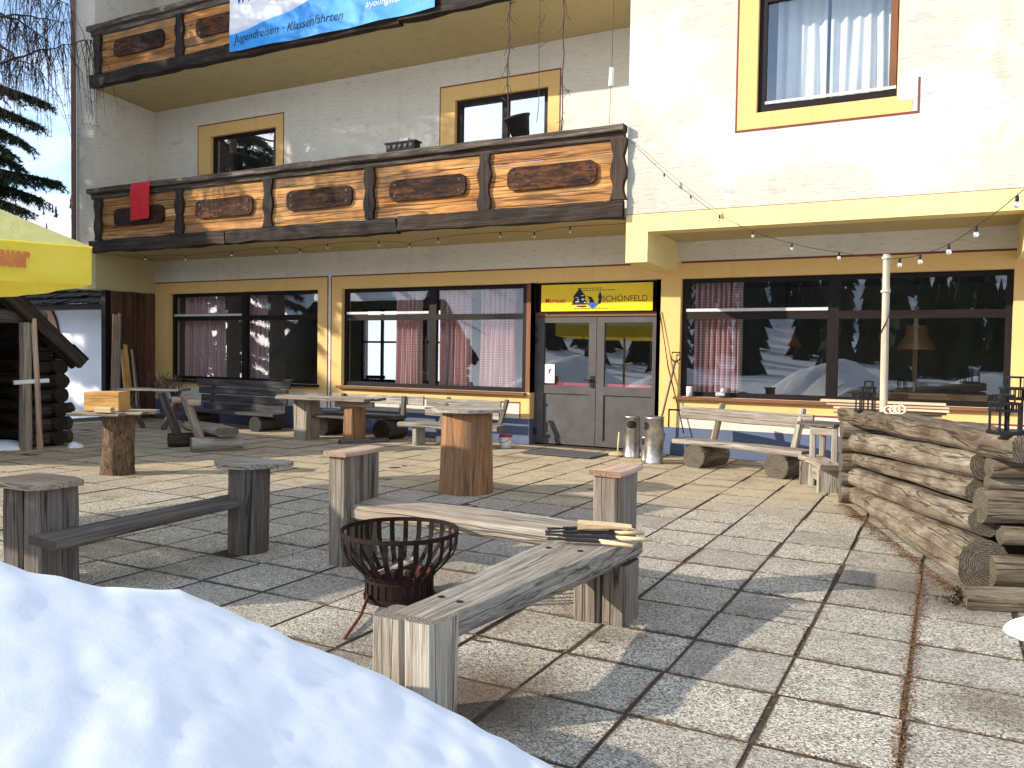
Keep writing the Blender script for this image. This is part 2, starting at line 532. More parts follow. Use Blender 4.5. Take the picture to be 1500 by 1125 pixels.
def m_paver():
    t = NT('washed_concrete_pavers')
    tone = t.new('ShaderNodeAttribute', attribute_name='tone').outputs['Fac']
    ob = t.coord('Object')
    vo = t.new('ShaderNodeTexVoronoi'); vo.inputs['Scale'].default_value = 125
    t.l.new(ob, vo.inputs['Vector'])
    sp = t.new('ShaderNodeSeparateColor'); t.l.new(vo.outputs['Color'], sp.inputs[0])
    agg = t.ramp(sp.outputs[0], [(0, (.03, .027, .022)), (.14, (.09, .078, .06)), (.30, (.27, .24, .185)), (.58, (.50, .455, .36)), (.82, (.68, .63, .52)), (1, (.88, .83, .72))])
    n = t.noise(ob, 45, 4, .7)
    col = t.mix(.22, agg, t.ramp(n, [(.3, (.25, .225, .175)), (.7, (.58, .53, .43))]))
    big = t.noise(ob, .8, 5, .6, .5)
    med = t.noise(ob, 4.5, 5, .7)
    col = t.mix(t.math('MULTIPLY', t.step(med, .5, .74), .45), col, (.15, .12, .09))
    col = t.mix(t.math('MULTIPLY_ADD', tone, .5, -.10), col, (.20, .18, .16))
    # sandy film by the house, stretched left and warmed as painted sunlight; brown leaf stains
    sx = t.new('ShaderNodeSeparateXYZ'); t.l.new(ob, sx.inputs[0])
    yy = t.math('ADD', sx.outputs[1], t.math('MULTIPLY_ADD', big, 2.6, -1.3))
    yy = t.math('ADD', yy, t.math('MULTIPLY', sx.outputs[0], -.30))
    sand_sun = t.step(yy, 8.2, 9.8)
    col = t.mix(t.math('MULTIPLY', sand_sun, .52), col, t.mix(t.step(med, .35, .65), (.36, .26, .125), (.68, .53, .30)))
    col = t.mix(t.math('MULTIPLY', t.step(big, .58, .68), .45), col, (.17, .105, .055))
    # dirt creeping in from the slab edges (gc holds the place on the slab, -.5 to .5)
    gc = t.new('ShaderNodeAttribute', attribute_name='gc').outputs['Vector']
    s2 = t.new('ShaderNodeSeparateXYZ'); t.l.new(gc, s2.inputs[0])
    ed = t.math('MAXIMUM', t.math('SUBTRACT', t.math('ABSOLUTE', s2.outputs[0]), .004), t.math('ADD', t.math('ABSOLUTE', s2.outputs[1]), .008))
    ed = t.math('ADD', ed, t.math('ADD', t.math('MULTIPLY_ADD', t.noise(ob, 9, 5, .7), .16, -.08), t.math('MULTIPLY_ADD', t.noise(ob, 42, 3, .6), .05, -.022)))
    raw = t.math('MAXIMUM', t.math('ABSOLUTE', s2.outputs[0]), t.math('ABSOLUTE', s2.outputs[1]))
    dirt = t.math('MAXIMUM', t.math('MULTIPLY', t.step(ed, .462, .50), .85), t.math('MULTIPLY', t.step(raw, .470, .480), .93))
    col = t.mix(dirt, col, (.062, .043, .028))
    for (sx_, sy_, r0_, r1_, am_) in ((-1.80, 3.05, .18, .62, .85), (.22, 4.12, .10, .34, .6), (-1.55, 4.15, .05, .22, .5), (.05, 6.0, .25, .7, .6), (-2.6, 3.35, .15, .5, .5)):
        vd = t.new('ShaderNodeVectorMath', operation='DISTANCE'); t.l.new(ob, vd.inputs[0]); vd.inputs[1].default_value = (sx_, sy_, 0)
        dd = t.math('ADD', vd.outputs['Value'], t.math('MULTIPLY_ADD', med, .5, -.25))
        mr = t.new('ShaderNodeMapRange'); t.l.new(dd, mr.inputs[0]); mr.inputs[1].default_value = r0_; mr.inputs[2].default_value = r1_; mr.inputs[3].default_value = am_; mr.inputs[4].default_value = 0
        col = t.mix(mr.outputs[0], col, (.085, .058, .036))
    t.bump(t.math('ADD', vo.outputs['Distance'], t.math('MULTIPLY', n, .8)), .55, .006)
    return t.done(col, .88, 0, .2)


M['paver'] = m_paver()


def m_glass(name='window_glass', refl=1.0, tint=(.86, .89, .88)):
    t = NT(name)
    t.n.remove(t.b)
    tr = t.new('ShaderNodeBsdfTransparent'); tr.inputs[0].default_value = (*tint, 1)
    gl = t.new('ShaderNodeBsdfGlossy'); gl.inputs['Roughness'].default_value = .008
    gl.inputs[0].default_value = (.95, .97, 1, 1)
    bp = t.new('ShaderNodeBump')
    t.l.new(t.noise(t.coord('Object'), 1.3, 2), bp.inputs['Height'])
    bp.inputs['Strength'].default_value = .012; bp.inputs['Distance'].default_value = .03
    t.l.new(bp.outputs[0], gl.inputs['Normal'])
    ge = t.new('ShaderNodeNewGeometry')      # Schlick reflectance, alike from both sides of the sheet
    dp = t.new('ShaderNodeVectorMath', operation='DOT_PRODUCT')
    t.l.new(ge.outputs['Incoming'], dp.inputs[0]); t.l.new(ge.outputs['Normal'], dp.inputs[1])
    om = t.math('SUBTRACT', 1.0, t.math('ABSOLUTE', dp.outputs['Value']))
    f0 = .16 * refl
    f = t.math('MINIMUM', t.math('MULTIPLY_ADD', t.math('POWER', om, 5.0), 1 - f0, f0), .95)
    mx = t.new('ShaderNodeMixShader')
    t.l.new(f, mx.inputs[0]); t.l.new(tr.outputs[0], mx.inputs[1]); t.l.new(gl.outputs[0], mx.inputs[2])
    t.l.new(mx.outputs[0], t.o.inputs[0])
    return t.m


M['glass'] = m_glass()
M['mirror'] = m_glass('reflective_upper_glass', 3.2)


def m_check():
    t = NT('red_gingham_curtain')
    gc = t.new('ShaderNodeAttribute', attribute_name='gc').outputs['Vector']
    s = t.new('ShaderNodeSeparateXYZ'); t.l.new(gc, s.inputs[0])

    def stripe(sock):
        return t.math('GREATER_THAN', t.math('FRACT', t.math('MULTIPLY', sock, 24.0)), .5)
    f = t.math('MULTIPLY', t.math('ADD', stripe(s.outputs[0]), stripe(s.outputs[2])), .5)
    col = t.mix(f, (.80, .70, .68), (.60, .24, .26))
    return t.done(col, .95, 0, .1)


M['check'] = m_check()
M['sheer'] = plain('white_sheer_curtain', (.74, .76, .77), .9, 0, .06, 3)
M['brocade'] = plain('dull_pink_curtain', (.36, .26, .25), .9, 0, .1, 8)


def m_canvas(name='yellow_umbrella_canvas', ca=(.82, .66, .07), cb=(.90, .76, .12)):
    t = NT(name)
    n = t.noise(t.coord('Object', (1.5, 1.5, 4)), 1.5, 4)
    col = t.mix(t.step(n, .3, .7), ca, cb)
    t.b.inputs['Transmission Weight'].default_value = 0
    tl = t.new('ShaderNodeBsdfTranslucent'); t.l.new(col, tl.inputs[0])
    mx = t.new('ShaderNodeMixShader'); mx.inputs[0].default_value = .35
    t.done(col, .8, 0, .2)
    t.bump(t.noise(t.coord('Object', (3, 3, 3)), 2, 3), .25, .05)
    t.l.new(t.b.outputs[0], mx.inputs[1]); t.l.new(tl.outputs[0], mx.inputs[2])
    t.l.new(mx.outputs[0], t.o.inputs[0])
    return t.m


M['canvas'] = m_canvas()
M['canvastop'] = m_canvas('sun_glare_canvas', (.80, .76, .26), (.86, .82, .36))  # paler yellow paints the sun glare on the canopy top into the cloth


def m_bulb():
    t = NT('clear_bulb_glass')
    t.b.inputs['Transmission Weight'].default_value = .75
    return t.done((.9, .88, .84), .12, 0, .5)


M['bulb'] = m_bulb()


def m_banner():
    t = NT('white_and_blue_banner')
    gc = t.new('ShaderNodeAttribute', attribute_name='gc').outputs['Vector']
    s = t.new('ShaderNodeSeparateXYZ'); t.l.new(gc, s.inputs[0])
    x, z = s.outputs[0], s.outputs[2]
    # printed wave: lower edge of the white field rises from left to right
    wv = t.math('ADD', .40, t.math('MULTIPLY', t.math('SINE', t.math('MULTIPLY_ADD', x, 1.5, -1.35)), .11))
    wv = t.math('ADD', wv, t.math('MULTIPLY', t.math('POWER', t.math('MAXIMUM', t.math('SUBTRACT', x, 1.4), 0.0), 1.3), .16))
    f = t.step(t.math('SUBTRACT', z, wv), -.012, .012)
    f2 = t.step(t.math('SUBTRACT', z, t.math('ADD', wv, .07)), -.05, .05)
    n = t.noise(t.coord('gc', (1.5, 1, 2.5)), 1, 3)
    blue = t.mix(t.step(n, .3, .75), (.015, .22, .66), (.05, .38, .82))
    white = t.mix(f2, (.55, .63, .80), (.78, .79, .80))
    col = t.mix(f, blue, white)
    t.bump(t.noise(t.coord('gc', (2.2, 1, 3)), 1, 3), .35, .05)
    return t.done(col, .55, 0, .3)


M['banner'] = m_banner()


# ------------------------------------------------------------------ the hotel
def wall_y(mb, x0, x1, z0, z1, Y, t, holes=(), top=True):
    xs = sorted({x0, x1, *[h[0] for h in holes], *[h[1] for h in holes]})
    zs = sorted({z0, z1, *[h[2] for h in holes], *[h[3] for h in holes]})
    xs = [x for x in xs if x0 <= x <= x1]; zs = [z for z in zs if z0 <= z <= z1]

    def inside(a, b, c, d):
        return any(h[0] - 1e-6 <= a and b <= h[1] + 1e-6 and h[2] - 1e-6 <= c and d <= h[3] + 1e-6 for h in holes)
    for a, b in zip(xs, xs[1:]):
        for c, d in zip(zs, zs[1:]):
            if inside(a, b, c, d): continue
            mb.add([(a, Y, c), (b, Y, c), (b, Y, d), (a, Y, d)], [(0, 1, 2, 3)])
            mb.add([(a, Y + t, c), (b, Y + t, c), (b, Y + t, d), (a, Y + t, d)], [(3, 2, 1, 0)])
    for (a, b, c, d) in list(holes):
        for p, q in (((a, c), (b, c)), ((b, c), (b, d)), ((b, d), (a, d)), ((a, d), (a, c))):
            if (p[1] == q[1] and p[1] <= z0): continue
            mb.add([(p[0], Y, p[1]), (q[0], Y, q[1]), (q[0], Y + t, q[1]), (p[0], Y + t, p[1])], [(3, 2, 1, 0)])
    for p, q in (((x0, z0), (x1, z0)), ((x1, z0), (x1, z1)), ((x1, z1), (x0, z1)), ((x0, z1), (x0, z0))):
        mb.add([(p[0], Y, p[1]), (q[0], Y, q[1]), (q[0], Y + t, q[1]), (p[0], Y + t, p[1])], [(0, 1, 2, 3)])
    return mb


WY = 12.4          # ground floor and loggia wall
RY = 10.97         # front of the projecting right part and of the left wing
hotel = thing('hotel_building', 'white plastered mountain hotel with golden window surrounds and two brown timber balconies', 'hotel', (-7, WY, 0))

HL = (-14.93, -10.79, .862, 2.70)
HM = (-10.21, -6.20, .862, 2.70)
HD = (-6.20, -3.955, -.05, 2.70)
HR = (-3.645, .715, .90, 2.70)
U1 = (-13.70, -11.89, 4.60, 5.93)
U2 = (-7.74, -5.94, 4.60, 5.91)
w = MB()
# lower wall below the balcony soffit, then the loggia walls of the next two storeys
wall_y(w, -15.39, -4.02, -.05, 3.41, WY, .26, [HL, HM, (HD[0], HD[1] if HD[1] < -4.02 else -4.02, HD[2], HD[3])])
wall_y(w, -15.39, -4.02, 3.56, 6.64, WY, .26, [U1, U2])
wall_y(w, -15.39, -4.02, 6.78, 9.6, WY, .26)
w.build('wall', M['loggia'], hotel)
w = MB()
wall_y(w, -4.02, 3.4, -.05, 3.26, WY, .26, [(-4.02, HD[1], HD[2], HD[3]), HR])
w.build('wall', M['loggia'], hotel)
# projecting right part
w = MB()
UR = (-2.285, -.635, 4.655, 6.16)
wall_y(w, -4.02, 3.4, 3.465, 9.6, RY, .28, [UR])
box(w, (-4.02, RY + .28, 3.465), (-3.74, WY + .3, 9.6))
w.build('projecting_wall', M['plaster'], hotel)
w = MB()
box(w, (-4.022, RY - .004, 3.215), (3.4, RY + .28, 3.458))
box(w, (-4.022, RY - .004, 2.80), (-3.705, WY - .002, 3.215))
box(w, (.735, RY - .004, 2.80), (1.10, WY - .002, 3.215))
box(w, (-4.022, RY + .281, 3.216), (-3.705, WY - .002, 3.30)); box(w, (.735, RY + .281, 3.216), (1.10, WY - .002, 3.30))
w.build('cream_beam', M['band'], hotel)
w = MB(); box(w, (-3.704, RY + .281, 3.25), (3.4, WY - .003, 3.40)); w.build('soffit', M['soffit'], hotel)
w = MB(); box(w, (-4.03, RY - .006, 3.4585), (3.4, RY + .02, 3.4645)); w.build('shadow_joint', M['redline'], hotel)
# left wing
w = MB()
box(w, (-15.97, RY, 3.43), (-15.39, 16, 9.6))
w.build('wing_wall', M['loggia'], hotel)
w = MB()
box(w, (-15.97, RY + .003, 2.715), (-15.385, 16, 3.428))
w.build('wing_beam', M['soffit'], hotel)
w = MB(); tube(w, [(-15.99, RY - .05, z) for z in (2.8, 5, 7, 9.5)], .05, 8); w.build('downpipe', M['gut'], hotel)
w = MB()
for i in range(8):
    y0 = 11.33 + i * .135
    box(w, (-15.43 - R.random() * .03, y0, -.02), (-15.385 + R.random() * .015, y0 + .127, 2.71 - R.random() * .02))
w.build('side_boarding', M['boards'], hotel)
w = MB(); box(w, (-15.53, 11.20, 0), (-15.40, 11.32, 2.70)); w.build('boarding_post', M['darkwood'], hotel)
# roof slab above everything
w = MB(); box(w, (-16.1, 10.95, 9.6), (3.5, 19, 9.8)); w.build('roof', M['shake'], hotel)

# painted surrounds, lines, base
w = MB()
P = WY - .004


def paint(mb, x0, x1, z0, z1, Y=P, th=.006):
    box(mb, (x0, Y, z0), (x1, Y + th, z1))


def surround(mb, h, o, Y=P):      # o = outer rectangle
    if o[0] < h[0]: paint(mb, o[0], h[0], o[2], o[3], Y)
    if o[1] > h[1]: paint(mb, h[1], o[1], o[2], o[3], Y)
    if o[3] > h[3]: paint(mb, h[0], h[1], h[3], o[3], Y)
    if o[2] < h[2]: paint(mb, h[0], h[1], o[2], h[2], Y)


surround(w, HL, (-15.38, -10.555, .70, 2.925))
surround(w, (HM[0], HD[1], .862, 2.70), (-10.445, -3.645, .862, 2.925))
paint(w, -10.445, -6.205, .70, .862)
surround(w, HR, (-3.645, 1.30, .70, 2.925))
paint(w, -3.952, -3.645, -.02 + .45, .862)
paint(w, -6.36, -6.205, .42, .70)
surround(w, U1, (-14.05, -11.70, 4.60, 6.165))
surround(w, U2, (-8.03, -5.735, 4.60, 6.15))
surround(w, UR, (-2.525, UR[1], 4.455, 6.4), RY - .004)
paint(w, UR[1], -.47, 4.455, 4.60, RY - .004)
for h in (HL, HM, HR, U1, U2):   # painted reveals
    pass
w.build('golden_surround', M['yellow'], hotel)
w = MB()
paint(w, -15.38, -10.54, 2.925, 2.95); paint(w, -10.46, -4.45, 2.925, 2.95); paint(w, -3.645, .735, 2.925, 2.955)
paint(w, -10.555, -10.53, .42, 2.925); paint(w, -10.47, -10.445, .42, 2.925)
for a, b, o3 in ((-14.05, -11.70, 6.165), (-8.03, -5.735, 6.15)):
    paint(w, a - .022, b + .022, o3, o3 + .025); paint(w, a - .022, a, 4.6, o3); paint(w, b, b + .022, 4.6, o3)
q = RY - .004
paint(w, -2.55, -.39, 4.425, 4.455, q); paint(w, -2.55, -2.525, 4.455, 6.4, q); paint(w, -.415, -.39, 4.455, 4.85, q)
# outlines of the white fields below the sills
for a, b in ((-8.85, -6.36), (-3.80, 1.2)):
    paint(w, a, b, .675, .70); paint(w, a, a + .025, .42, .675); paint(w, b - .025, b, .42, .675)
w.build('red_line', M['redline'], hotel)
w = MB()
paint(w, -15.38, -6.205, -.04, .42); paint(w, -3.952, 1.6, -.04, .42)
box(w, (-6.206, WY + .002, -.04), (-6.194, WY + .17, .42))
w.build('blue_base', M['base'], hotel)
# yellow returns of the openings beside the door
w = MB()
box(w, (-6.207, WY + .002, .425), (-6.193, WY + .17, .862))
for h in (HL, HM, HR):
    w.build('reveal', M['yellow'], hotel); w = MB()
    box(w, (h[0] - .002, WY + .002, h[2]), (h[0] + .006, WY + .085, h[3]))
    box(w, (h[0], WY + .002, h[3] - .006), (h[1], WY + .085, h[3] + .002))
for h, Y in ((U1, WY), (U2, WY), (UR, RY)):
    w.build('reveal', M['yellow'], hotel); w = MB()
    box(w, (h[0] - .002, Y + .002, h[2]), (h[0] + .006, Y + .07, h[3]))
    box(w, (h[1] - .006, Y + .002, h[2]), (h[1] + .002, Y + .07, h[3]))
    box(w, (h[0] + .006, Y + .002, h[3] - .006), (h[1] - .006, Y + .07, h[3] + .002))
w.build('reveal', M['yellow'], hotel)


def window(h, Y, mulls=(), trans=(), mat='darkwood', fw=.075, sill=None, bars=(), label=None, upper=False):
    x0, x1, z0, z1 = h
    D = .07
    f = MB()
    box(f, (x0, Y, z0), (x0 + fw, Y + D, z1)); box(f, (x1 - fw, Y, z0), (x1, Y + D, z1))
    box(f, (x0 + fw, Y, z1 - fw), (x1 - fw, Y + D, z1)); box(f, (x0 + fw, Y, z0), (x1 - fw, Y + D, z0 + fw))
    fr = f.build('window', M[mat], hotel)
    if label: fr['label'] = label
    g = MB()
    g.add([(x0 + .02, Y + .045, z0 + .02), (x1 - .02, Y + .045, z0 + .02), (x1 - .02, Y + .045, z1 - .02), (x0 + .02, Y + .045, z1 - .02)], [(0, 1, 2, 3)])
    g.build('pane', M['mirror' if upper else 'glass'], fr)
    for m, ww in mulls:
        q = MB(); box(q, (m - ww / 2, Y - .004, z0 + fw), (m + ww / 2, Y + D + .01, z1 - fw)); q.build('mullion', M[mat], fr)
    xs = [x0 + fw] + [m for m, _ in mulls] + [x1 - fw]
    for z, hh in trans:
        for a, b in zip(xs, xs[1:]):
            q = MB()
            box(q, (a + (.05 if a != xs[0] else 0), Y - .002, z - hh / 2), (b - (.05 if b != xs[-1] else 0), Y + D, z + hh / 2))
            q.build('transom', M[mat if mat != 'darkwood' else 'darkwood'], fr)
    for (a, b, z) in bars:
        q = MB(); box(q, (a, Y - .02, z - .022), (b, Y - .003, z + .022)); q.build('vent_bar', M['greyblind'], fr)
    if sill:
        q = MB(); box(q, (x0 - .06, Y - .17, z0 - .045), (x1 + .05, Y + .03, z0 - .002)); q.build('sill', M[sill], fr)
    return fr


window((HL[0], HL[1], HL[2], HL[3]), WY + .08, [(-12.80, .13)], [(2.17, .10)], bars=[(-14.85, -12.87, 2.235)], sill='darkwood')
window((HM[0], -6.31, HM[2], HM[3]), WY + .08, [(-8.20, .15)], [(2.15, .10)], bars=[(-10.13, -8.28, 2.235)], sill='brownwood')
window(HR, WY + .08, [(-1.46, .15)], [(2.13, .11)], bars=[(-3.57, -1.53, 2.215)], sill='brownwood')
window(U1, WY + .07, [], [], fw=.06, upper=True)
window(U2, WY + .07, [(-6.78, .11)], [], fw=.10, upper=True)
window(UR, RY + .05, [], [], fw=.10)
w = MB(); box(w, (UR[0] + .1, RY + .035, UR[2] + .105), (UR[1] - .02, RY + .049, UR[2] + .14)); w.build('drip_rail', M['greyblind'], hotel)
w = MB(); box(w, (UR[1] - .098, RY + .035, UR[2] + .145), (UR[1] - .02, RY + .049, UR[3] - .05)); w.build('casing', M['brownwood'], hotel)

# door set
DY = 12.575
w = MB(); box(w, (-6.31, WY + .06, .80), (-6.20, WY + .17, 2.70)); w.build('door_post', M['brownwood'], hotel)
w = MB()
box(w, (-6.20, DY, 2.145), (-3.955, DY + .07, 2.215))
w.build('door_head', M['brownwood'], hotel)
w = MB()
box(w, (-6.20, DY + .045, 2.215), (-3.955, DY + .07, 2.70)); box(w, (-3.985, DY - .05, 2.215), (-3.955, DY + .04, 2.70)); box(w, (-6.20, DY - .05, 2.215), (-6.17, DY + .04, 2.70))
w.build('transom_backing', M['darkwood'], hotel)
door = MB()
for a, b in ((-6.155, -5.085), (-5.075, -4.005)):
    fw = .13
    box(door, (a, DY, .02), (a + fw, DY + .06, 2.13)); box(door, (b - fw, DY, .02), (b, DY + .06, 2.13))
    box(door, (a + fw, DY, 2.04), (b - fw, DY + .06, 2.13)); box(door, (a + fw, DY, .02), (b - fw, DY + .06, .11))
    box(door, (a + fw, DY, .86), (b - fw, DY + .06, 1.0))
    box(door, (a + fw, DY + .025, .11), (b - fw, DY + .05, .86))
box(door, (-6.20, DY + .01, .0), (-6.156, DY + .07, 2.145)); box(door, (-4.004, DY + .01, .0), (-3.955, DY + .07, 2.145))
dr = door.build('double_door', M['doorgrey'], hotel)
for a, b in ((-6.025, -5.215), (-4.945, -4.135)):
    g = MB(); g.add([(a, DY + .03, 1.0), (b, DY + .03, 1.0), (b, DY + .03, 2.04), (a, DY + .03, 2.04)], [(0, 1, 2, 3)])
    g.build('pane', M['glass'], dr)
w = MB(); box(w, (-5.175, DY - .02, .98), (-5.115, DY - .001, 1.17)); tube(w, [(-5.145, DY - .02, 1.10), (-5.145, DY - .06, 1.10), (-5.27, DY - .06, 1.10)], .013)
w.build('handle', M['black'], dr)
for z in (1.74, 1.95, .22):
    w = MB(); log(w, (-6.165, DY - .02, z - .05), (-6.165, DY - .02, z + .05), .025, n=8, segs=1, j=0); w.build('hinge', M['black'], dr)
for z in (1.74, 1.95):
    w = MB(); log(w, (-3.995, DY - .02, z - .05), (-3.995, DY - .02, z + .05), .022, n=8, segs=1, j=0); w.build('hinge', M['black'], dr)
w = MB(); box(w, (-6.02, DY + .05, 1.0), (-4.13, DY + .055, 1.045)); w.build('push_bar', M['redpl'], dr)

# rooms behind the glass
w = MB()
for (x0, x1, y1) in ((-15.3, -4.2, 17.6), (-4.0, 1.0, 17.0)):
    y0 = WY + .26
    bw = [(-13.75, -11.95), (-11.75, -10.55)] if x0 < -10 else []
    if bw: wall_y(w, x0, x1, .0, 2.9, y1, .2, [(a, b, .75, 2.62) for a, b in bw])
    else: w.add([(x0, y1, 0), (x1, y1, 0), (x1, y1, 2.9), (x0, y1, 2.9)], [(0, 1, 2, 3)])
    w.add([(x0, y0, 0), (x0, y1, 0), (x0, y1, 2.9), (x0, y0, 2.9)], [(0, 1, 2, 3)])
    w.add([(x1, y0, 0), (x1, y1, 0), (x1, y1, 2.9), (x1, y0, 2.9)], [(3, 2, 1, 0)])
    w.add([(x0, y0, 2.9), (x1, y0, 2.9), (x1, y1, 2.9), (x0, y1, 2.9)], [(0, 1, 2, 3)])
w.build('room_wall', M['roomwall'], hotel)
w = MB()
for (x0, x1, y1) in ((-15.3, -4.2, 17.6), (-4.0, 1.0, 17.0)):
    y0 = WY + .26
    w.add([(x0, y0, .03), (x1, y0, .03), (x1, y1, .03), (x0, y1, .03)], [(0, 1, 2, 3)])
w.build('room_floor', M['floor'], hotel)
w = MB()
for zz in (.75, 1.75, 2.58): box(w, (-13.78, 17.56, zz), (-10.5, 17.62, zz + .05))
for xx in (-13.78, -13.15, -11.99, -11.78, -10.58): box(w, (xx, 17.55, .8), (xx + .07, 17.61, 2.6))
w.build('rear_window_frame', M['darkwood'], hotel)
for (h, Y) in ((U1, WY), (U2, WY), (UR, RY)):
    w = MB(); x0, x1, z0, z1 = h[0] - .4, h[1] + .4, h[2] - .4, h[3] + .4
    ya = Y + .285; yb = Y + 1.3
    w.add([(x0, ya, z0), (x1, ya, z0), (x1, ya, z1), (x0, ya, z1), (x0, yb, z0), (x1, yb, z0), (x1, yb, z1), (x0, yb, z1)],
          [(4, 5, 6, 7), (0, 4, 7, 3), (1, 2, 6, 5), (3, 7, 6, 2), (0, 1, 5, 4)])
    w.build('room_wall', M['roomwall'], hotel)


# balconies
def balcony(z0, zrail, label):
    sl = MB()
    zb = z0 - .10 if z0 > 5 else z0 - .025
    extrude(sl, [(-15.384, 10.98, z0 + .005), (-15.384, WY - .003, zb), (-15.384, WY - .003, z0 + .13), (-15.384, 10.98, z0 + .13)], (11.36, 0, 0))
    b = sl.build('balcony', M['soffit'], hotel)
    b['label'] = label
    q = MB()
    for i in range(3):
        xa = -15.42 + i * 3.79; beam(q, (xa, 10.93, z0 + .12), (xa + 3.785, 10.93, z0 + .11 + R.uniform(-.01, .01)), .15, .235, segs=16, j=.020, endj=.03)
    q.build('bottom_beam', M['blackwood'], b)
    q = MB()
    beam(q, (-15.44, 10.91, zrail - .055), (-9.6, 10.91, zrail - .05), .19, .10, segs=12, j=.010)
    beam(q, (-9.595, 10.91, zrail - .05), (-4.04, 10.91, zrail - .055), .19, .10, segs=12, j=.010)
    beam(q, (-15.40, 10.935, zrail - .15), (-4.05, 10.935, zrail - .15), .09, .10, segs=14, j=.008)
    q.build('handrail', M['railtop'], b)
    px = [-15.19, -12.85, -10.62, -8.41, -6.26, -4.125]
    for x in px:
        q = MB()
        zz = z0 + .24; top = zrail - .19
        # waisted, wavy carved post
        prof = []
        for i in range(15):
            t = i / 14
            prof.append((.095 + .022 * math.sin(t * 4 * pi + x) + R.uniform(-.006, .006), zz + (top - zz) * t))
        poly = [(x - a, 10.87, z) for a, z in prof] + [(x + a, 10.87, z) for a, z in reversed(prof)]
        extrude(q, poly, (0, .10, 0), (0, 0, 1))
        q.build('post', M['blackwood'], b)
    for a, c in zip(px, px[1:]):
        q = MB()
        nb = 5; hh = (zrail - .2 - (z0 + .24)) / nb
        for i in range(nb):
            za = z0 + .24 + i * hh
            beam(q, (a + .06, 10.945 + R.uniform(-.004, .004), za + hh / 2), (c - .06, 10.945 + R.uniform(-.004, .004), za + hh / 2), .035, hh - .007, segs=3, j=.004, r=.006)
        q.build('panel', M['orangewood'], b)
        q = MB()
        m = (a + c) / 2 + .04; zc = z0 + .655
        L, hgt, rr = .71, .168, .115
        poly = []
        for (cx, cz, a0) in ((L - rr, hgt - rr, 0), (-L + rr, hgt - rr, 90), (-L + rr, -hgt + rr, 180), (L - rr, -hgt + rr, 270)):
            for k in range(5):
                an = math.radians(a0 + k * 22.5)
                poly.append((m + cx + rr * math.cos(an), 10.915, zc + cz + rr * math.sin(an)))
        extrude(q, poly, (0, -.04, 0), (1, 0, 0))
        pl = q.build('plaque', M['plaque'], b)
        for sx in (-1, 1):
            for sz in (-1, 1):
                q = MB(); log(q, (m + sx * (L - .11), 10.88, zc + sz * .085), (m + sx * (L - .11), 10.868, zc + sz * .085), .022, n=8, segs=1, j=0); q.build('peg', M['black'], pl)
    return b


balcony(3.43, 4.70, 'lower balcony with orange boards and red brown plaques')
balcony(6.73, 7.93, 'upper balcony, darker, partly covered by a blue banner')

# ------------------------------------------------------------------ sign, notices, banner, towel
sg = thing('entrance_sign', 'yellow sign board with red and dark lettering above the double door', 'sign', (-5.1, DY - .07, 2.22))
w = MB(); box(w, (-6.055, DY - .075, 2.225), (-4.12, DY - .05, 2.665)); w.build('board', M['signyellow'], sg)
sy = DY - .077
text('lettering', 'SCHÖNFELD', .135, (-4.97, sy, 2.375), M['signdark'], sg, align='LEFT', ext=.001)
text('lettering', 'Murauer', .115, (-5.98, sy, 2.365), M['signred'], sg, align='LEFT', ext=.001, bold=.001, sx=.95)
w = MB()
for i in range(9): box(w, (-5.40 + i * .05, sy - .001, 2.588), (-5.365 + i * .05, sy + .001, 2.600))
for i in range(13): box(w, (-5.33 + i * .046, sy - .001, 2.556), (-5.295 + i * .046, sy + .001, 2.567))
for i in range(10): box(w, (-5.45 + i * .06, sy - .001, 2.262), (-5.41 + i * .06, sy + .001, 2.273))
w.build('small_print', M['signdark'], sg)
w = MB()   # printed picture: peaked house with trees beside a lake
def pic(mb, pts): extrude(mb, [(x, sy - .0005, z) for x, z in pts], (0, -.0015, 0), (1, 0, 0))
pic(w, [(-5.50, 2.33), (-5.46, 2.42), (-5.47, 2.47), (-5.36, 2.60), (-5.25, 2.46), (-5.27, 2.42), (-5.20, 2.33)])
pic(w, [(-5.20, 2.33), (-5.18, 2.40), (-5.23, 2.47), (-5.15, 2.45), (-5.10, 2.38), (-5.13, 2.33)])
pic(w, [(-5.05, 2.34), (-5.02, 2.42), (-5.04, 2.45), (-5.00, 2.55), (-4.97, 2.45), (-4.98, 2.38), (-4.995, 2.34)])
pic(w, [(-5.42, 2.30), (-5.40, 2.315), (-5.25, 2.315), (-5.23, 2.30), (-5.3, 2.285)])
w.build('printed_picture', M['navy'], sg)
w = MB(); pic2 = lambda pts: extrude(w, [(x, sy - .0025, z) for x, z in pts], (0, -.0015, 0), (1, 0, 0))
pic2([(-5.24, 2.35), (-5.10, 2.37), (-5.03, 2.34), (-5.08, 2.29), (-5.14, 2.262), (-5.18, 2.30)])
w.build('printed_lake', M['signblue'], sg)
w = MB()
for (x, z, a, b) in ((-5.43, 2.44, .05, .012), (-5.33, 2.47, .05, .012), (-5.43, 2.37, .06, .02), (-5.32, 2.40, .04, .03), (-5.40, 2.40, .035, .02), (-5.28, 2.36, .04, .012)):
    pic2([(x, z), (x + a, z), (x + a, z + b), (x, z + b)])
w.build('printed_windows', M['paper'], sg)

nt = thing('door_notice', 'white paper notice stuck inside the left door pane', 'notice', (-5.93, DY, 1.05))
w = MB(); box(w, (-6.015, DY + .012, 1.03), (-5.83, DY + .016, 1.345)); w.build('sheet', M['paper'], nt)
w = MB()
for (x, z, a, b) in ((-5.95, 1.24, .05, .012), (-5.935, 1.20, .02, .05), (-5.955, 1.19, .05, .008), (-5.92, 1.25, .03, .02)):
    box(w, (x, DY + .009, z), (x + a, DY + .0115, z + b))
w.build('print', M['navy'], nt)

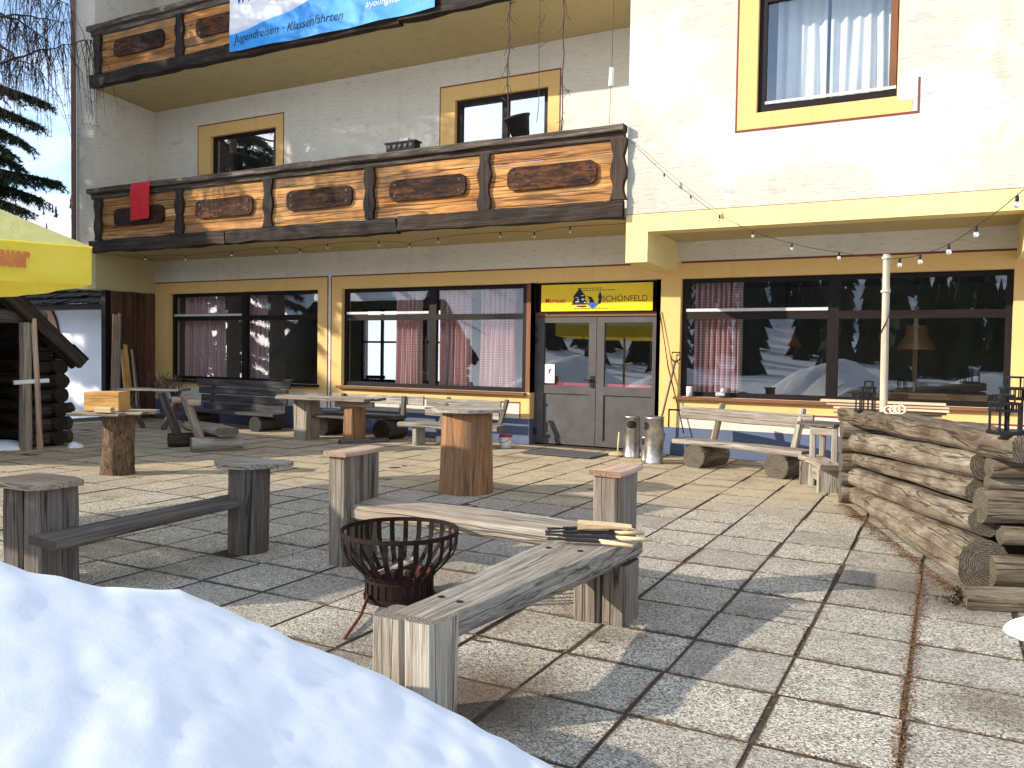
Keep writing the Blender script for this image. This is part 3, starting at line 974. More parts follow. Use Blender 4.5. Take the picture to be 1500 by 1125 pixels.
bn = thing('banner', 'blue and white printed banner tied to the upper balcony', 'banner', (-9.3, 10.82, 6.8))
w = MB()
nx, nz = 90, 16
def cloth_y(x, z):
    u = (x - bx0) / (bx1 - bx0); v = (z - bz0) / (bz1 - bz0)
    return 10.80 + .018 * math.sin(u * 23 + 1.5 * v) * (1 - v * .6) + .015 * mn.noise(V((x * 2, z * 3, 0)))
def on_cloth(p, cz_): return V((p.x, cloth_y(p.x, p.z) - .003 - (.001 if cz_ > 0 else 0), p.z))
vs = []; gs = []
bx0, bx1, bz0, bz1 = -11.47, -7.12, 6.80, 8.02
for j in range(nz + 1):
    for i in range(nx + 1):
        u, v = i / nx, j / nz
        x = bx0 + (bx1 - bx0) * u; z = bz0 + (bz1 - bz0) * v - .03 * math.sin(u * pi) * (1 - v)
        y = cloth_y(x, z)
        vs.append((x, y, z)); gs.append((x - bx0, 0, z - bz0))
fs = [(j * (nx + 1) + i, j * (nx + 1) + i + 1, (j + 1) * (nx + 1) + i + 1, (j + 1) * (nx + 1) + i) for j in range(nz) for i in range(nx)]
w.add(vs, fs, gs, smooth=True)
w.build('cloth', M['banner'], bn)
yb = 10.78
text('lettering', 'Jugendreisen · Klassenfahrten', .205, (bx0 + .11, yb, bz0 + .14), M['navy'], bn, ext=.0005, shear=.25, follow=on_cloth)
text('lettering', 'www.y', .34, (bx0 + .15, yb, bz0 + .80), M['signblue'], bn, ext=.0005, shear=.25, follow=on_cloth)
text('lettering', '#youngster', .15, (bx0 + 3.02, yb, bz0 + .22), M['paper'], bn, ext=.0005, shear=.25, follow=on_cloth)
w = MB()
for x in (3.10, 3.28, 3.46): box(w, (bx0 + x, yb - .001, bz0 + .48), (bx0 + x + .07, yb + .001, bz0 + .72))
for i in range(9): box(w, (bx0 + 1.05 + i * .085, yb - .001, bz0 + .70), (bx0 + 1.11 + i * .085, yb + .001, bz0 + .735))
w.build('printed_marks', M['paper'], bn)

tw = MB()
vs = []; gs = []
x0, x1 = -14.10, -13.52
prof = [(11.04, 4.35), (11.03, 4.55), (11.0, 4.705), (10.91, 4.72), (10.815, 4.70), (10.80, 4.55), (10.80, 4.3), (10.81, 4.12), (10.81, 3.98)]
for i, (y, z) in enumerate(prof):
    for k in range(11):
        u = k / 10
        n = .012 * math.sin(u * 9 + i * .2) * (i / 8)
        vs.append((x0 + (x1 - x0) * (u * (1 - .012 * i) + .03 * max(0, i - 5) / 3 * .5), y - abs(n) - .004 * i / 8, z + .02 * u * (i == 8)))
fs = [(j * 11 + i, (j + 1) * 11 + i, (j + 1) * 11 + i + 1, j * 11 + i + 1) for j in range(8) for i in range(10)]
tw.add(vs, fs, None, True)
tag(tw.build('towel', M['red'], None, (-13.8, 10.9, 4.7)), 'red towel hung over the lower balcony rail', 'towel')

# planters and hanging stems on the lower balcony
pl = thing('flower_trough', 'long black flower trough standing on the balcony rail', 'planter', (-7.75, 10.93, 4.70))
w = MB(); beam(w, (-8.04, 10.91, 4.765), (-7.50, 10.91, 4.765), .16, .13, segs=2, j=0); box(w, (-8.07, 10.82, 4.815), (-7.47, 11.0, 4.84)); w.build('trough', M['blackm'], pl)
w = MB()
for i in range(5): log(w, (-7.98 + i * .105, 10.829, 4.77), (-7.98 + i * .105, 10.815, 4.77), .032, n=10, segs=1, j=0)
w.build('ornament', M['black'], pl)
w = MB(); box(w, (-7.80, 10.85, 4.842), (-7.64, 10.97, 4.89)); w.build('soil_block', M['stone'], pl)
pp = thing('flower_pot', 'black round pot tilted on the balcony rail', 'flower pot', (-5.68, 10.93, 4.70))
w = MB(); lathe(w, (-5.68, 10.95, 4.715), [(0, 0), (.13, .0), (.185, .27), (.20, .27), (.20, .30), (.17, .30), (.165, .26), (0, .26)], 20, axis=(-.15, -.25, 1)); w.build('pot', M['blackm'], pp)


def vine(name, label, pts, r, tw_n):
    t = thing(name, label, 'hanging stem', pts[-1])
    w = MB(); tube(w, pts, r, 5); w.build('stem', M['twig'], t)
    w = MB()
    for i in range(tw_n):
        k = R.uniform(.05, .98) * (len(pts) - 1); a = int(k)
        p = V(pts[a]).lerp(V(pts[min(a + 1, len(pts) - 1)]), k - a)
        e = p + V((R.uniform(-.12, .12), R.uniform(-.06, .06), R.uniform(-.25, .12)))
        tube(w, [p, (p + e) / 2 + rnd3(.02), e], .005, 3)
    tag(w.build('side_shoots', M['twig'], t), kind='stuff')
    return t


yv = 10.98
def wob(x, za, zb, n=9, am=.02): return [(x + R.uniform(-am, am), yv + R.uniform(-am, am), za + (zb - za) * i / (n - 1)) for i in range(n)]
vine('dry_vine', 'thick dry double vine hanging from the upper balcony above the black pot', wob(-5.92, 6.9, 4.72), .010, 26)
vine('dry_vine', 'dry vine with a forked top hanging right of the black pot', wob(-5.04, 6.9, 4.74), .009, 14)
vine('dry_vine', 'hair thin dry vine between the two thicker ones', wob(-5.42, 6.9, 4.9), .005, 6)
t = thing('hanging_ornament', 'small white tube ornament on a thin cord beside the projecting wall', 'ornament', (-4.28, 11.0, 4.7))
w = MB(); tube(w, [(-4.28, 11.0, 6.8), (-4.29, 11.0, 5.52)], .004, 4); tube(w, [(-4.30, 11.0, 5.3), (-4.31, 11.0, 4.75)], .004, 4); w.build('cord', M['twig'], t)
w = MB(); log(w, (-4.30, 11.0, 5.28), (-4.29, 11.0, 5.53), .035, n=12, segs=2, j=0); w.build('tube', M['white'], t)

# ------------------------------------------------------------------ curtains and room furniture seen through the glass
def curtain(px0, px1, label, Y=12.78, z0=.9, z1=2.75, mat='check', folds=6, pinch=0.0, group='red checked curtains behind the ground floor windows'):
    a = F(px0, 500, Y).x; b = F(px1, 500, Y).x
    w = MB(); vs = []; gs = []
    n = folds * 8; m = 8
    ph = R.random() * 6
    for j in range(m + 1):
        v = j / m
        for i in range(n + 1):
            u = i / n
            c = (a + b) / 2
            x = c + (a + (b - a) * u - c) * (1 - pinch * math.sin(v * pi))
            d = (.032 if mat == 'sheer' else .09) * math.sin(u * folds * 2 * pi + ph + .6 * math.sin(v * 3 + u * 5)) + .015 * math.sin(u * folds * 4.3 + 2 * v + ph)
            vs.append((x, Y + d * (1 - .3 * v), z0 + (z1 - z0) * v)); gs.append(((b - a) * u * 1.7, 0, z0 + (z1 - z0) * v))
    fs = [(j * (n + 1) + i, j * (n + 1) + i + 1, (j + 1) * (n + 1) + i + 1, (j + 1) * (n + 1) + i) for j in range(m) for i in range(n)]
    w.add(vs, fs, gs, True)
    o = w.build('curtain', M[mat], None, ((a + b) / 2, Y, z0))
    return tag(o, label, 'curtain', group)


curtain(272, 328, 'broad red checked curtain behind the left window, left pane', folds=5)
curtain(358, 390, 'narrow red checked curtain beside the mullion of the left window', folds=5)
curtain(581, 617, 'deep red checked curtain in the left half of the middle window', folds=5, pinch=.05)
curtain(645, 688, 'pinkish checked curtain just right of the middle window mullion', folds=6)
curtain(707, 758, 'pinkish checked curtain near the door end of the middle window', folds=7, pinch=.03)
curtain(1016, 1086, 'wide pink checked curtain at the left end of the right window', folds=9)
curtain(1128, 1200, 'white sheer curtain, left half of the upper right window', Y=RY + .42, z0=4.5, z1=6.3, mat='sheer', folds=4, group='white sheer curtains upstairs')
curtain(1205, 1292, 'white sheer curtain, right half of the upper right window', Y=RY + .42, z0=4.5, z1=6.3, mat='sheer', folds=5, group='white sheer curtains upstairs')
curtain(318, 342, 'dull pink curtain in the small left loggia window', Y=WY + .45, z0=4.4, z1=6.1, mat='brocade', folds=4)


def shade_lamp(c, label, stand):
    t = thing('shade_lamp', label, 'lamp', (c[0], c[1], .04 if stand else 2.85))
    w = MB(); x, y, z = c
    lathe(w, (x, y, z), [(.27, 0), (.20, .16), (.17, .17), (.15, .36), (.148, .36), (.168, .165), (.198, .155), (.265, 0)], 18); w.build('shade', M['lampshade'], t)
    w = MB()
    if stand: tube(w, [(x, y, .05), (x, y, z + .1)], .035, 8); lathe(w, (x, y, .03), [(0, 0), (.2, 0), (.2, .04), (0, .05)], 18)
    else: tube(w, [(x, y, z + .3), (x, y, 2.89)], .008, 5)
    w.build('stand' if stand else 'cord', M['black'], t)


p = F(1342, 512, 13.9); shade_lamp((p.x, p.y, p.z), 'tan two-tier lamp shade on a dark stand behind the right window', True)
p = F(1150, 508, 14.6); shade_lamp((p.x, p.y, p.z), 'tan hanging lamp shade inside, left part of the right window', False)


def room_chair(c, rz, label):
    x, y = c
    t = thing('spindle_chair', label, 'chair', (x, y, .04), 'spindle chairs in the dining room')
    ca, sa = math.cos(rz), math.sin(rz)
    def L(a, b, z): return (x + a * ca - b * sa, y + a * sa + b * ca, z)
    w = MB(); beam(w, L(-.21, 0, .48), L(.21, 0, .48), .42, .04, segs=1, j=0); w.build('seat', M['blackm'], t)
    for a in (-.18, .18):
        for b in (-.17, .17):
            w = MB(); tube(w, [L(a * 1.1, b * 1.1, .04), L(a, b, .47)], .018, 6); w.build('leg', M['blackm'], t)
    w = MB()
    for k in range(5): tube(w, [L(-.16 + .08 * k, .18, .48), L(-.18 + .09 * k, .25, .90)], .010, 5)
    beam(w, L(-.23, .25, .93), L(.23, .25, .93), .03, .08, segs=1, j=0)
    w.build('back', M['blackm'], t)


p = F(545, 500, 15.2); room_chair((p.x, p.y), .3, 'dark spindle chair silhouetted against the rear window, middle window')
t = thing('dining_table', 'dark dining table inside the middle window with chairs turned up', 'table', (F(530, 500, 15.6).x, 15.6, .04))
tx = F(530, 500, 15.6).x
w = MB(); box(w, (tx - .7, 15.3, .74), (tx + .9, 16.1, .79)); w.build('tabletop', M['blackm'], t)
for a in (-.6, .8):
    for b in (15.38, 16.02):
        w = MB(); box(w, (tx + a - .03, b - .03, .04), (tx + a + .03, b + .03, .74)); w.build('leg', M['blackm'], t)
t = thing('sideboard', 'dark low sideboard below the right window panes indoors', 'cabinet', (-.9, 13.6, .04))
w = MB(); box(w, (-1.2, 13.3, .04), (.5, 13.8, 1.02)); w.build('body', M['floor'], t)
w = MB(); log(w, (-.75, 13.35, 1.03), (-.75, 13.35, 1.10), .05, n=10, segs=1, j=0); w.build('knob', M['black'], t)

# small things on the outer sills
t = MB(); lathe(t, (-3.47, WY - .03, .905), [(0, 0), (.045, 0), (.045, .15), (.038, .15), (.035, .02), (0, .02)], 14)
tag(t.build('candle_jar', M['white'], None, (-3.47, WY - .03, .905)), 'white candle jar at the left end of the right window sill', 'jar')
t = thing('figurine', 'small pale stone figurine lying on the right window sill', 'figurine', (-2.98, WY - .03, .905))
w = MB(); log(w, (-3.06, WY - .04, .945), (-2.93, WY - .04, .95), .04, .03, n=10, segs=4, j=.2); w.build('body', M['stone'], t)
w = MB(); lathe(w, (-2.96, WY - .04, .965), [(.0, 0), (.035, .01), (.04, .045), (.025, .075), (0, .085)], 10); w.build('head', M['stone'], t)

# ------------------------------------------------------------------ terrace, ground, snow, hills
w = MB()
dx, dy = .516, .531
NX0, NX1, NY0, NY1 = -30, 7, -8, 18
for i in range(NX0, NX1):
    for k in range(NY0, NY1):
        x0 = -.12 + i * dx; y0 = 3.26 + k * dy
        if y0 + dy > 12.66: continue
        g = .003 + R.random() * .003
        jx, jy = R.uniform(-.008, .008), R.uniform(-.008, .008)
        z = R.uniform(-.003, .003)
        tx, ty = R.uniform(-.0025, .0025), R.uniform(-.0025, .0025)
        a, b, c, d = x0 + g + jx, x0 + dx - g + jx, y0 + g * 2.2 + jy * .7, y0 + dy - g * 2.2 + jy * .7
        e = .006
        cx, cy = (a + b) / 2, (c + d) / 2
        def Z(x, y, q): return z + (x - cx) * tx * 2 + (y - cy) * ty * 2 - q
        rim = [(a, c), (b, c), (b, d), (a, d)]; inn = [(a + e, c + e), (b - e, c + e), (b - e, d - e), (a + e, d - e)]
        vs = [(x, y, Z(x, y, 0)) for x, y in inn] + [(x, y, Z(x, y, .008)) for x, y in rim] + [(x, y, -.05) for x, y in rim]
        gs = [((x - cx) / dx, (y - cy) / dy, 0) for x, y in inn + rim + rim]
        w.add(vs, [(0, 1, 2, 3)] + [(4 + q, 4 + (q + 1) % 4, (q + 1) % 4, q) for q in range(4)] + [(8 + q, 8 + (q + 1) % 4, 4 + (q + 1) % 4, 4 + q) for q in range(4)], gs)
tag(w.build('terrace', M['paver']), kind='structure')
w = MB()
nn = 260
vs = []
gx0, gx1, gy0, gy1 = -16.5, 4.2, -1.2, 12.7
for j in range(nn + 1):
    for i in range(nn + 1):
        x = gx0 + (gx1 - gx0) * i / nn; y = gy0 + (gy1 - gy0) * j / nn
        vs.append((x, y, -.0050 + .003 * mn.noise(V((x * 2.2, y * 2.2, 0))) + .003 * mn.noise(V((x * 9, y * 9, 3)))))
w.add(vs, [(j * (nn + 1) + i, j * (nn + 1) + i + 1, (j + 1) * (nn + 1) + i + 1, (j + 1) * (nn + 1) + i) for j in range(nn) for i in range(nn)], None, True)
tag(w.build('ground', M['soil']), kind='structure')


def hill_h(x, y):
    r = math.hypot(x, y - 6)
    th = math.degrees(math.atan2(y - 6, x)) % 360
    t = min(1, max(0, (r - 45) / 330)); t = t * t * (3 - 2 * t)
    amp = .72 * 78 + 12 * math.sin(math.radians(th * 2 + 40)) + 7 * math.sin(math.radians(th * 5))
    return -.12 + t * amp + t * 14 * mn.noise(V((x * .012, y * .012, 0))) + .25 * mn.noise(V((x * .1, y * .1, 4))) * min(1, max(0, (r - 16) / 30))


w = MB()
rings = [0, 6, 12, 17, 22, 30, 40, 55, 70, 90, 115, 145, 180, 220, 270, 330, 400, 480, 600, 800]
na = 120
vs = [(0, 6, -.12)]
for r in rings[1:]:
    for k in range(na):
        a = 2 * pi * k / na
        x, y = r * math.cos(a), 6 + r * math.sin(a)
        vs.append((x, y, hill_h(x, y)))
fs = [(0, 1 + k, 1 + (k + 1) % na) for k in range(na)]
for i in range(len(rings) - 2):
    for k in range(na):
        a = 1 + i * na + k; b = 1 + i * na + (k + 1) % na
        fs.append((a, a + na, b + na, b))
w.add(vs, fs, None, True)
tag(w.build('snowy_hills', M['snow']), kind='structure')

# the snow heap in front of the lens: sloping down to the right, with a ragged rim
sil = [(-700, 700), (-300, 775), (-120, 806), (0, 823), (40, 838), (90, 846), (150, 858), (210, 861), (262, 864), (310, 882), (350, 901), (400, 922), (450, 946), (500, 962), (560, 988), (620, 1020), (680, 1052), (750, 1090), (820, 1128), (960, 1205), (1150, 1320), (1500, 1560)]
w = MB(); vs = []
def plane_z(x, y): return .60 - .30 * (x + 1.6) - .21 * (y - 1.6)
cols = []
for q in range(len(sil) - 1):
    (xa, ya), (xb, yb) = sil[q], sil[q + 1]
    st = max(2, int(math.hypot(xb - xa, yb - ya) / 9))
    for s_ in range(st):
        t = s_ / st
        px_, py_ = xa + (xb - xa) * t, ya + (yb - ya) * t
        d = ray(px_, py_)
        # meet the tilted plane z = c + ax + by
        den = d.z + .30 * d.x + .21 * d.y
        tt = (plane_z(0, 0) - H) / den
        cols.append((d, min(tt, 6.0)))
NR = 46
for (d, tt) in cols:
    rim = V((0, 0, H)) + d * tt
    for j in range(NR + 1):
        v = j / NR
        if v <= .74:
            q = v / .74
            x, y = rim.x * (.10 + .90 * q), rim.y * (.10 + .90 * q)
            z = plane_z(x, y)
            z += .016 * mn.noise(V((x * 2.1, y * 2.1, 1))) * math.sin(q * pi) + .010 * mn.noise(V((x * 11, y * 11, 2)))
        else:
            q = (v - .74) / .26
            k = 1 + q * .42
            x, y = rim.x * k, rim.y * k
            z0_ = plane_z(rim.x, rim.y) - .004
            z = z0_ * (1 - q ** 1.6) * (1 - .2 * q) - .08 * q + .015 * q * 2 + .02 * mn.noise(V((x * 7, y * 7, 5))) * (1 - q)
            z = min(z, H + (rim.z - H) * k - .05 * q)
        vs.append((x, y, z))
n1 = NR + 1
fs = [(i * n1 + j, (i + 1) * n1 + j, (i + 1) * n1 + j + 1, i * n1 + j + 1) for i in range(len(cols) - 1) for j in range(NR)]
w.add(vs, [f[::-1] for f in fs], None, True)
tag(w.build('snow_bank', M['softsnow']), kind='structure')


def snow_lump(name, label, c, r, h, sd, group=None, sq=1.0):
    w = MB(); vs = []; n, m = 28, 9
    for j in range(m + 1):
        t = j / m
        for k in range(n):
            a = 2 * pi * k / n
            q = r * math.sin(t * pi / 2 + .02) * (1 + .28 * mn.noise(V((math.cos(a) * 1.4, math.sin(a) * 1.4, sd))))
            z = h * math.cos(t * pi / 2) ** .8 * (1 + .3 * mn.noise(V((math.cos(a) * t * 2, math.sin(a) * t * 2, sd + 3)))) - .015 * t
            vs.append((c[0] + q * math.cos(a), c[1] + q * math.sin(a) * sq, c[2] + z))
    fs = [(j * n + k, (j + 1) * n + k, (j + 1) * n + (k + 1) % n, j * n + (k + 1) % n) for j in range(m) for k in range(n)]
    w.add(vs, fs, None, True)
    o = w.build(name, M['snow'], None, c)
    return tag(o, label, 'snow', group)


snow_lump('snow_patch', 'white melting snow patch at the foot of the log counter on the right', (.60, 5.38, -.01), .27, .12, 1.0)
snow_lump('snow_patch', 'small low snow patch lying by the log hut doorway', (-12.35, 7.25, -.01), .42, .13, 2.0)
snow_lump('snow_patch', 'tiny snow remnant on the slabs beside the hut wall', (-11.62, 7.95, -.01), .11, .09, 3.0)
# ploughed snow behind the photographer, mirrored in the panes
w = MB()
for (cx, cy, r, h) in ((-9.5, -7, 3.2, 1.15), (-4, -9, 3.5, 1.5), (1.2, -8, 3.0, 1.2), (5.5, -6, 3.6, 1.7), (10, -7, 4.0, 1.4), (-15, -9, 4, 1.5)):
    n, m = 26, 9; vs = []
    for j in range(m + 1):
        t = j / m
        for k in range(n):
            a = 2 * pi * k / n
            q = r * t * (1 + .25 * mn.noise(V((math.cos(a) * 1.6, math.sin(a) * 1.6, cx))))
            z = h * (math.cos(t * pi) * .5 + .5) * (1 + .35 * mn.noise(V((math.cos(a) * t * 2.5, math.sin(a) * t * 2.5, cy)))) - .15
            vs.append((cx + q * math.cos(a), cy + q * math.sin(a), z))
    w.add(vs, [(j * n + k, (j + 1) * n + k, (j + 1) * n + (k + 1) % n, j * n + (k + 1) % n) for j in range(m) for k in range(n)], None, True)
tag(w.build('snow_mounds', M['snow']), kind='structure')

# ------------------------------------------------------------------ furniture round the fire
RG = 'split timber benches round the fire basket'
# near bench
t = thing('timber_bench', 'low grey timber bench nearest the camera with roasting forks lying on its far end', 'bench', (-1.8, 3.5, 0), RG)
w = MB()
n = 14; vs = []; gs = []
o = rnd3()
for i in range(n + 1):
    v = i / n
    y = 2.72 + 1.80 * v
    xl = -1.97 - .03 * v + .012 * math.sin(v * 9); xr = -1.745 + .21 * v + .010 * math.sin(v * 7 + 1)
    zt = .452 - .004 * math.sin(v * pi) ; zb = .335 + .012 * math.sin(v * 8)
    pr = [(xl + .02, zb), (xr - .03, zb - .005), (xr, zb + .03), (xr - .002, zt - .02), (xr - .02, zt), (xl + .015, zt), (xl, zt - .015), (xl, zb + .02)]
    for (x, z) in pr: vs.append((x, y + (.02 * math.sin(x * 40) if i in (0, n) else 0), z + .004 * mn.noise(V((x * 9, y * 5, 2))))); gs.append(V((x, z, y)) + o)
fs = [(i * 8 + k, i * 8 + (k + 1) % 8, (i + 1) * 8 + (k + 1) % 8, (i + 1) * 8 + k) for i in range(n) for k in range(8)]
fs += [tuple(range(7, -1, -1)), tuple(range(n * 8, n * 8 + 8))]
w.add(vs, [f[::-1] for f in fs], gs)
seat = w.build('seat', M['grey'], t)
w = MB()
for (x, y) in ((-1.905, 2.99), (-1.80, 2.97), (-1.90, 4.06), (-1.72, 4.08)): lathe(w, (x, y, .4515), [(0, .0015), (.016, .0015), (.017, -.004)], 10)
w.build('peg_hole', M['black'], seat)
w = MB()
beam(w, (-1.945, 2.735, .447), (-1.945, 2.735, -.03), .155, .17, (0, 1, 0), segs=8, j=.006, r=.018)
w.build('support', M['greywarm'], t)
w = MB()
beam(w, (-1.79, 2.745, .452), (-1.79, 2.745, -.03), .15, .20, (0, 1, 0), segs=8, j=.006, r=.022)
w.build('support', M['greywarm'], t)
w = MB()
beam(w, (-1.775, 4.42, .335), (-1.775, 4.42, -.02), .155, .25, (0, 1, 0), segs=8, j=.007, r=.02)
beam(w, (-1.618, 4.43, .335), (-1.618, 4.43, -.02), .15, .24, (0, 1, 0), segs=8, j=.007, r=.02)
w.build('support', M['post'], t)

# back bench with tall posts
t = thing('timber_bench', 'timber bench behind the fire basket with two tall capped posts', 'bench', (-2.8, 4.75, 0), RG)
w = MB()
beam(w, (-3.70, 4.76, .385), (-1.86, 4.72, .385), .40, .10, segs=12, j=.010, r=.02)
w.build('seat', M['greywarm'], t)
for (xa, ya, d1, d2) in ((-3.745, 4.60, .17, .15), (-1.80, 4.73, .15, .15)):
    w = MB()
    beam(w, (xa, ya, .775), (xa, ya, -.02), .16, .18, (0, 1, 0), segs=9, j=.006, r=.018)
    beam(w, (xa - .005, ya + .205, .775), (xa - .005, ya + .205, -.02), .15, .20, (0, 1, 0), segs=9, j=.006, r=.018)
    w.build('post', M['post'], t)
    w = MB(); beam(w, (xa, ya - .115, .792), (xa - .01, ya + .345, .792), .20, .034, segs=5, j=.006, r=.008, endj=.02); w.build('cap', M['cap'], t)

# left bench
t = thing('timber_bench', 'dark grey timber bench at left with a board seat notched into two capped blocks', 'bench', (-4.9, 3.9, 0), RG)
w = MB(); beam(w, (-4.70, 3.0, .345), (-4.68, 4.70, .385), .27, .055, segs=10, j=.006, r=.012); w.build('seat', M['greydark'], t)
w = MB()
beam(w, (-4.97, 3.24, .63), (-4.97, 3.24, -.02), .17, .27, (0, 1, 0), segs=8, j=.007, r=.02)
beam(w, (-5.15, 3.22, .63), (-5.15, 3.22, -.02), .175, .27, (0, 1, 0), segs=8, j=.007, r=.02)
w.build('support', M['greydark'], t)
w = MB()
log(w, (-4.61, 4.54, -.02), (-4.60, 4.54, .635), .150, .148, n=18, segs=8, j=.035)
w.build('support', M['greydark'], t)
w = MB()
extrude(w, [(-5.36, 3.02, .63), (-4.90, 3.04, .63), (-4.84, 3.12, .63), (-4.83, 3.36, .63), (-5.0, 3.42, .63), (-5.36, 3.40, .63)], (0, 0, .035), (1, .1, 0))
w.build('cap', M['greywarm'], t)
w = MB()
extrude(w, [(-4.86, 4.44, .635), (-4.70, 4.33, .635), (-4.50, 4.36, .635), (-4.30, 4.62, .635), (-4.36, 4.75, .635), (-4.62, 4.74, .635), (-4.80, 4.66, .635)], (0, 0, .035), (1, .3, 0))
w.build('cap', M['grey'], t)

# fire basket
bc = V((-2.935, 4.13, 0))
t = thing('fire_basket', 'rusty black iron fire basket flaring up to two round hoops', 'fire basket', bc)
prof = [(.206, .02), (.206, .135), (.225, .165), (.285, .225), (.335, .285), (.350, .335), (.353, .425)]
for z, r, hh in ((.415, .355, .026), (.02, .212, .03), (.13, .206, .02)):
    w = MB(); lathe(w, bc, [(r - .004, z - hh / 2), (r + .005, z - hh / 2), (r + .005, z + hh / 2), (r - .004, z + hh / 2), (r - .004, z - hh / 2)], 48, smooth=False)
    w.build('hoop', M['rust'], t)
for k in range(25):
    a = 2 * pi * k / 25 + .07
    w = MB(); c, s_ = math.cos(a), math.sin(a); vs = []
    hw = .0155
    for (r, z) in prof:
        for (dr, dt) in ((-.003, -hw), (.003, -hw), (.003, hw), (-.003, hw)):
            vs.append(bc + V(((r + dr) * c - dt * s_, (r + dr) * s_ + dt * c, z)))
    m = len(prof)
    fs = [(i * 4 + q, i * 4 + (q + 1) % 4, (i + 1) * 4 + (q + 1) % 4, (i + 1) * 4 + q) for i in range(m - 1) for q in range(4)] + [(0, 3, 2, 1), ((m - 1) * 4, (m - 1) * 4 + 1, (m - 1) * 4 + 2, (m - 1) * 4 + 3)]
    w.add(vs, fs)
    w.build('bar', M['rust'], t)
w = MB(); lathe(w, bc, [(.198, .03), (.198, .155)], 40); lathe(w, bc, [(0, .05), (.2, .05)], 30); w.build('fire_pan', M['rustred'], t)
for i, (a, b, m_) in enumerate((((-.12, -.05, .14), (.10, .06, .25), 'greywarm'), ((-.05, .10, .13), (.12, -.08, .18), 'logs'), ((.02, -.12, .15), (-.08, .10, .2), 'blackm'))):
    w = MB(); beam(w, bc + V(a), bc + V(b), .045, .035, segs=3, j=.006)
    tag(w.build('firewood', M[m_], None, bc + V(a)), ('weathered split stick leaning inside the fire basket', 'short grey brown stick lying low in the fire basket', 'charred black stick in the bottom of the fire basket')[i], 'firewood', 'sticks in the fire basket')
w = MB(); a = G(540, 884); b = G(505, 938); tube(w, [(a.x, a.y, .05), ((a.x + b.x) / 2 + .02, (a.y + b.y) / 2, .03), (b.x, b.y, .012)], .010, 6)
tag(w.build('poker', M['rustred'], None, b), 'thin rusty rod lying on the slabs against the fire basket', 'poker')

# things on the near bench
zs = .458
def fork(px, label):
    (xa, ya), (xm, ym), (xb, yb) = px
    a, m_, b = G(xa, ya, zs + .02), G(xm, ym, zs + .02), G(xb, yb, zs + .02)
    t = thing('roasting_fork', label, 'roasting fork', m_, 'roasting forks on the near bench')
    w = MB(); tube(w, [m_, b], .013, 8, r1=.011); w.build('handle', M['pale'], t)
    w = MB(); beam(w, a, m_, .042, .014, segs=2, j=0, r=.003)
    d = (a - m_).normalized(); sx = V((-d.y, d.x, 0))
    tube(w, [a, a + d * .10 + sx * .02], .005, 5); tube(w, [a, a + d * .10 - sx * .02], .005, 5)
    w.build('blade', M['blackm'], t)


fork(((826, 774), (905, 772), (942, 780)), 'roasting fork with a short pale handle, furthest back under the wood wedge')
fork(((824, 779), (900, 780), (943, 781)), 'roasting fork second from the back, black blade crossing the seat')
fork(((825, 784), (902, 788), (957, 791)), 'roasting fork with the longest pale handle pointing right')
fork(((828, 790), (878, 793), (927, 800)), 'roasting fork nearest the camera with its pale handle tip low')
w = MB(); a = G(846, 769, .512); b = G(925, 773, .506)
beam(w, a, b, .12, .045, segs=4, j=.010, r=.008, w1=.05, h1=.02)
tag(w.build('kindling_wedge', M['pale'], None, a), 'pale split wedge of firewood lying beside the roasting forks', 'firewood')

# big stump table
c = V((-4.62, 7.72, 0))
t = thing('stump_table', 'tall red brown stump table with a thin pale round top', 'stump table', c, 'stump tables on the terrace')
w = MB(); log(w, c + V((0, 0, -.02)), c + V((.01, 0, .875)), .297, .268, n=30, segs=12, j=.030, low=.6); w.build('trunk', M['stump'], t)
w = MB(); disc(w, c + V((.02, 0, .878)), .385, .035, 24, .05); w.build('tabletop', M['grey'], t)
# small stump table
c = V((-8.78, 6.55, 0))
t = thing('stump_table', 'small stump table with rough bark and an uneven plank top carrying a wood block', 'stump table', c, 'stump tables on the terrace')
w = MB(); vs = []; gs = []; n, m = 26, 14
for j in range(m + 1):
    v = j / m; z = -.02 + .73 * v
    for k in range(n):
        a = 2 * pi * k / n
        r = .158 + .045 * (1 - v) ** 2.5 + .03 * v ** 3
        r *= 1 + .10 * mn.noise(V((math.cos(a) * 2, math.sin(a) * 2, z * 2))) + .06 * mn.noise(V((math.cos(a) * 8, math.sin(a) * 8, z * 9)))
        vs.append(c + V((r * math.cos(a) + .02 * v, r * math.sin(a), z))); gs.append((r * math.cos(a), r * math.sin(a), z))
w.add(vs, [(j * n + k, j * n + (k + 1) % n, (j + 1) * n + (k + 1) % n, (j + 1) * n + k) for j in range(m) for k in range(n)], gs, True)
w.build('trunk', M['bark'], t)
w = MB()
sx = V((.884, .467, 0)); sy_ = V((-.467, .884, 0))
for i, (o_, l0, l1) in enumerate(((-.27, -.40, .20), (-.09, -.46, .34), (.09, -.38, .44), (.27, -.25, .36))):
    beam(w, c + sy_ * o_ + sx * l0 + V((0, 0, .735)), c + sy_ * o_ + sx * l1 + V((0, 0, .735)), .175, .035, segs=4, j=.008, r=.006, endj=.05)
w.build('tabletop', M['greywarm'], t)
b = c - sx * .10 - sy_ * .05
w = MB(); beam(w, b - sx * .205 + V((0, 0, .875)), b + sx * .20 + V((0, 0, .875)), .30, .225, segs=4, j=.005, r=.006)
tag(w.build('wood_block', M['golden'], None, (b.x, b.y, .755)), 'golden sawn wood block standing on the small stump table', 'wood block')
b2 = c - sx * .0 - sy_ * .32
w = MB(); beam(w, b2 - sx * .10 + V((0, 0, .785)), b2 + sx * .09 + V((0, 0, .785)), .10, .06, segs=2, j=.004, r=.006)
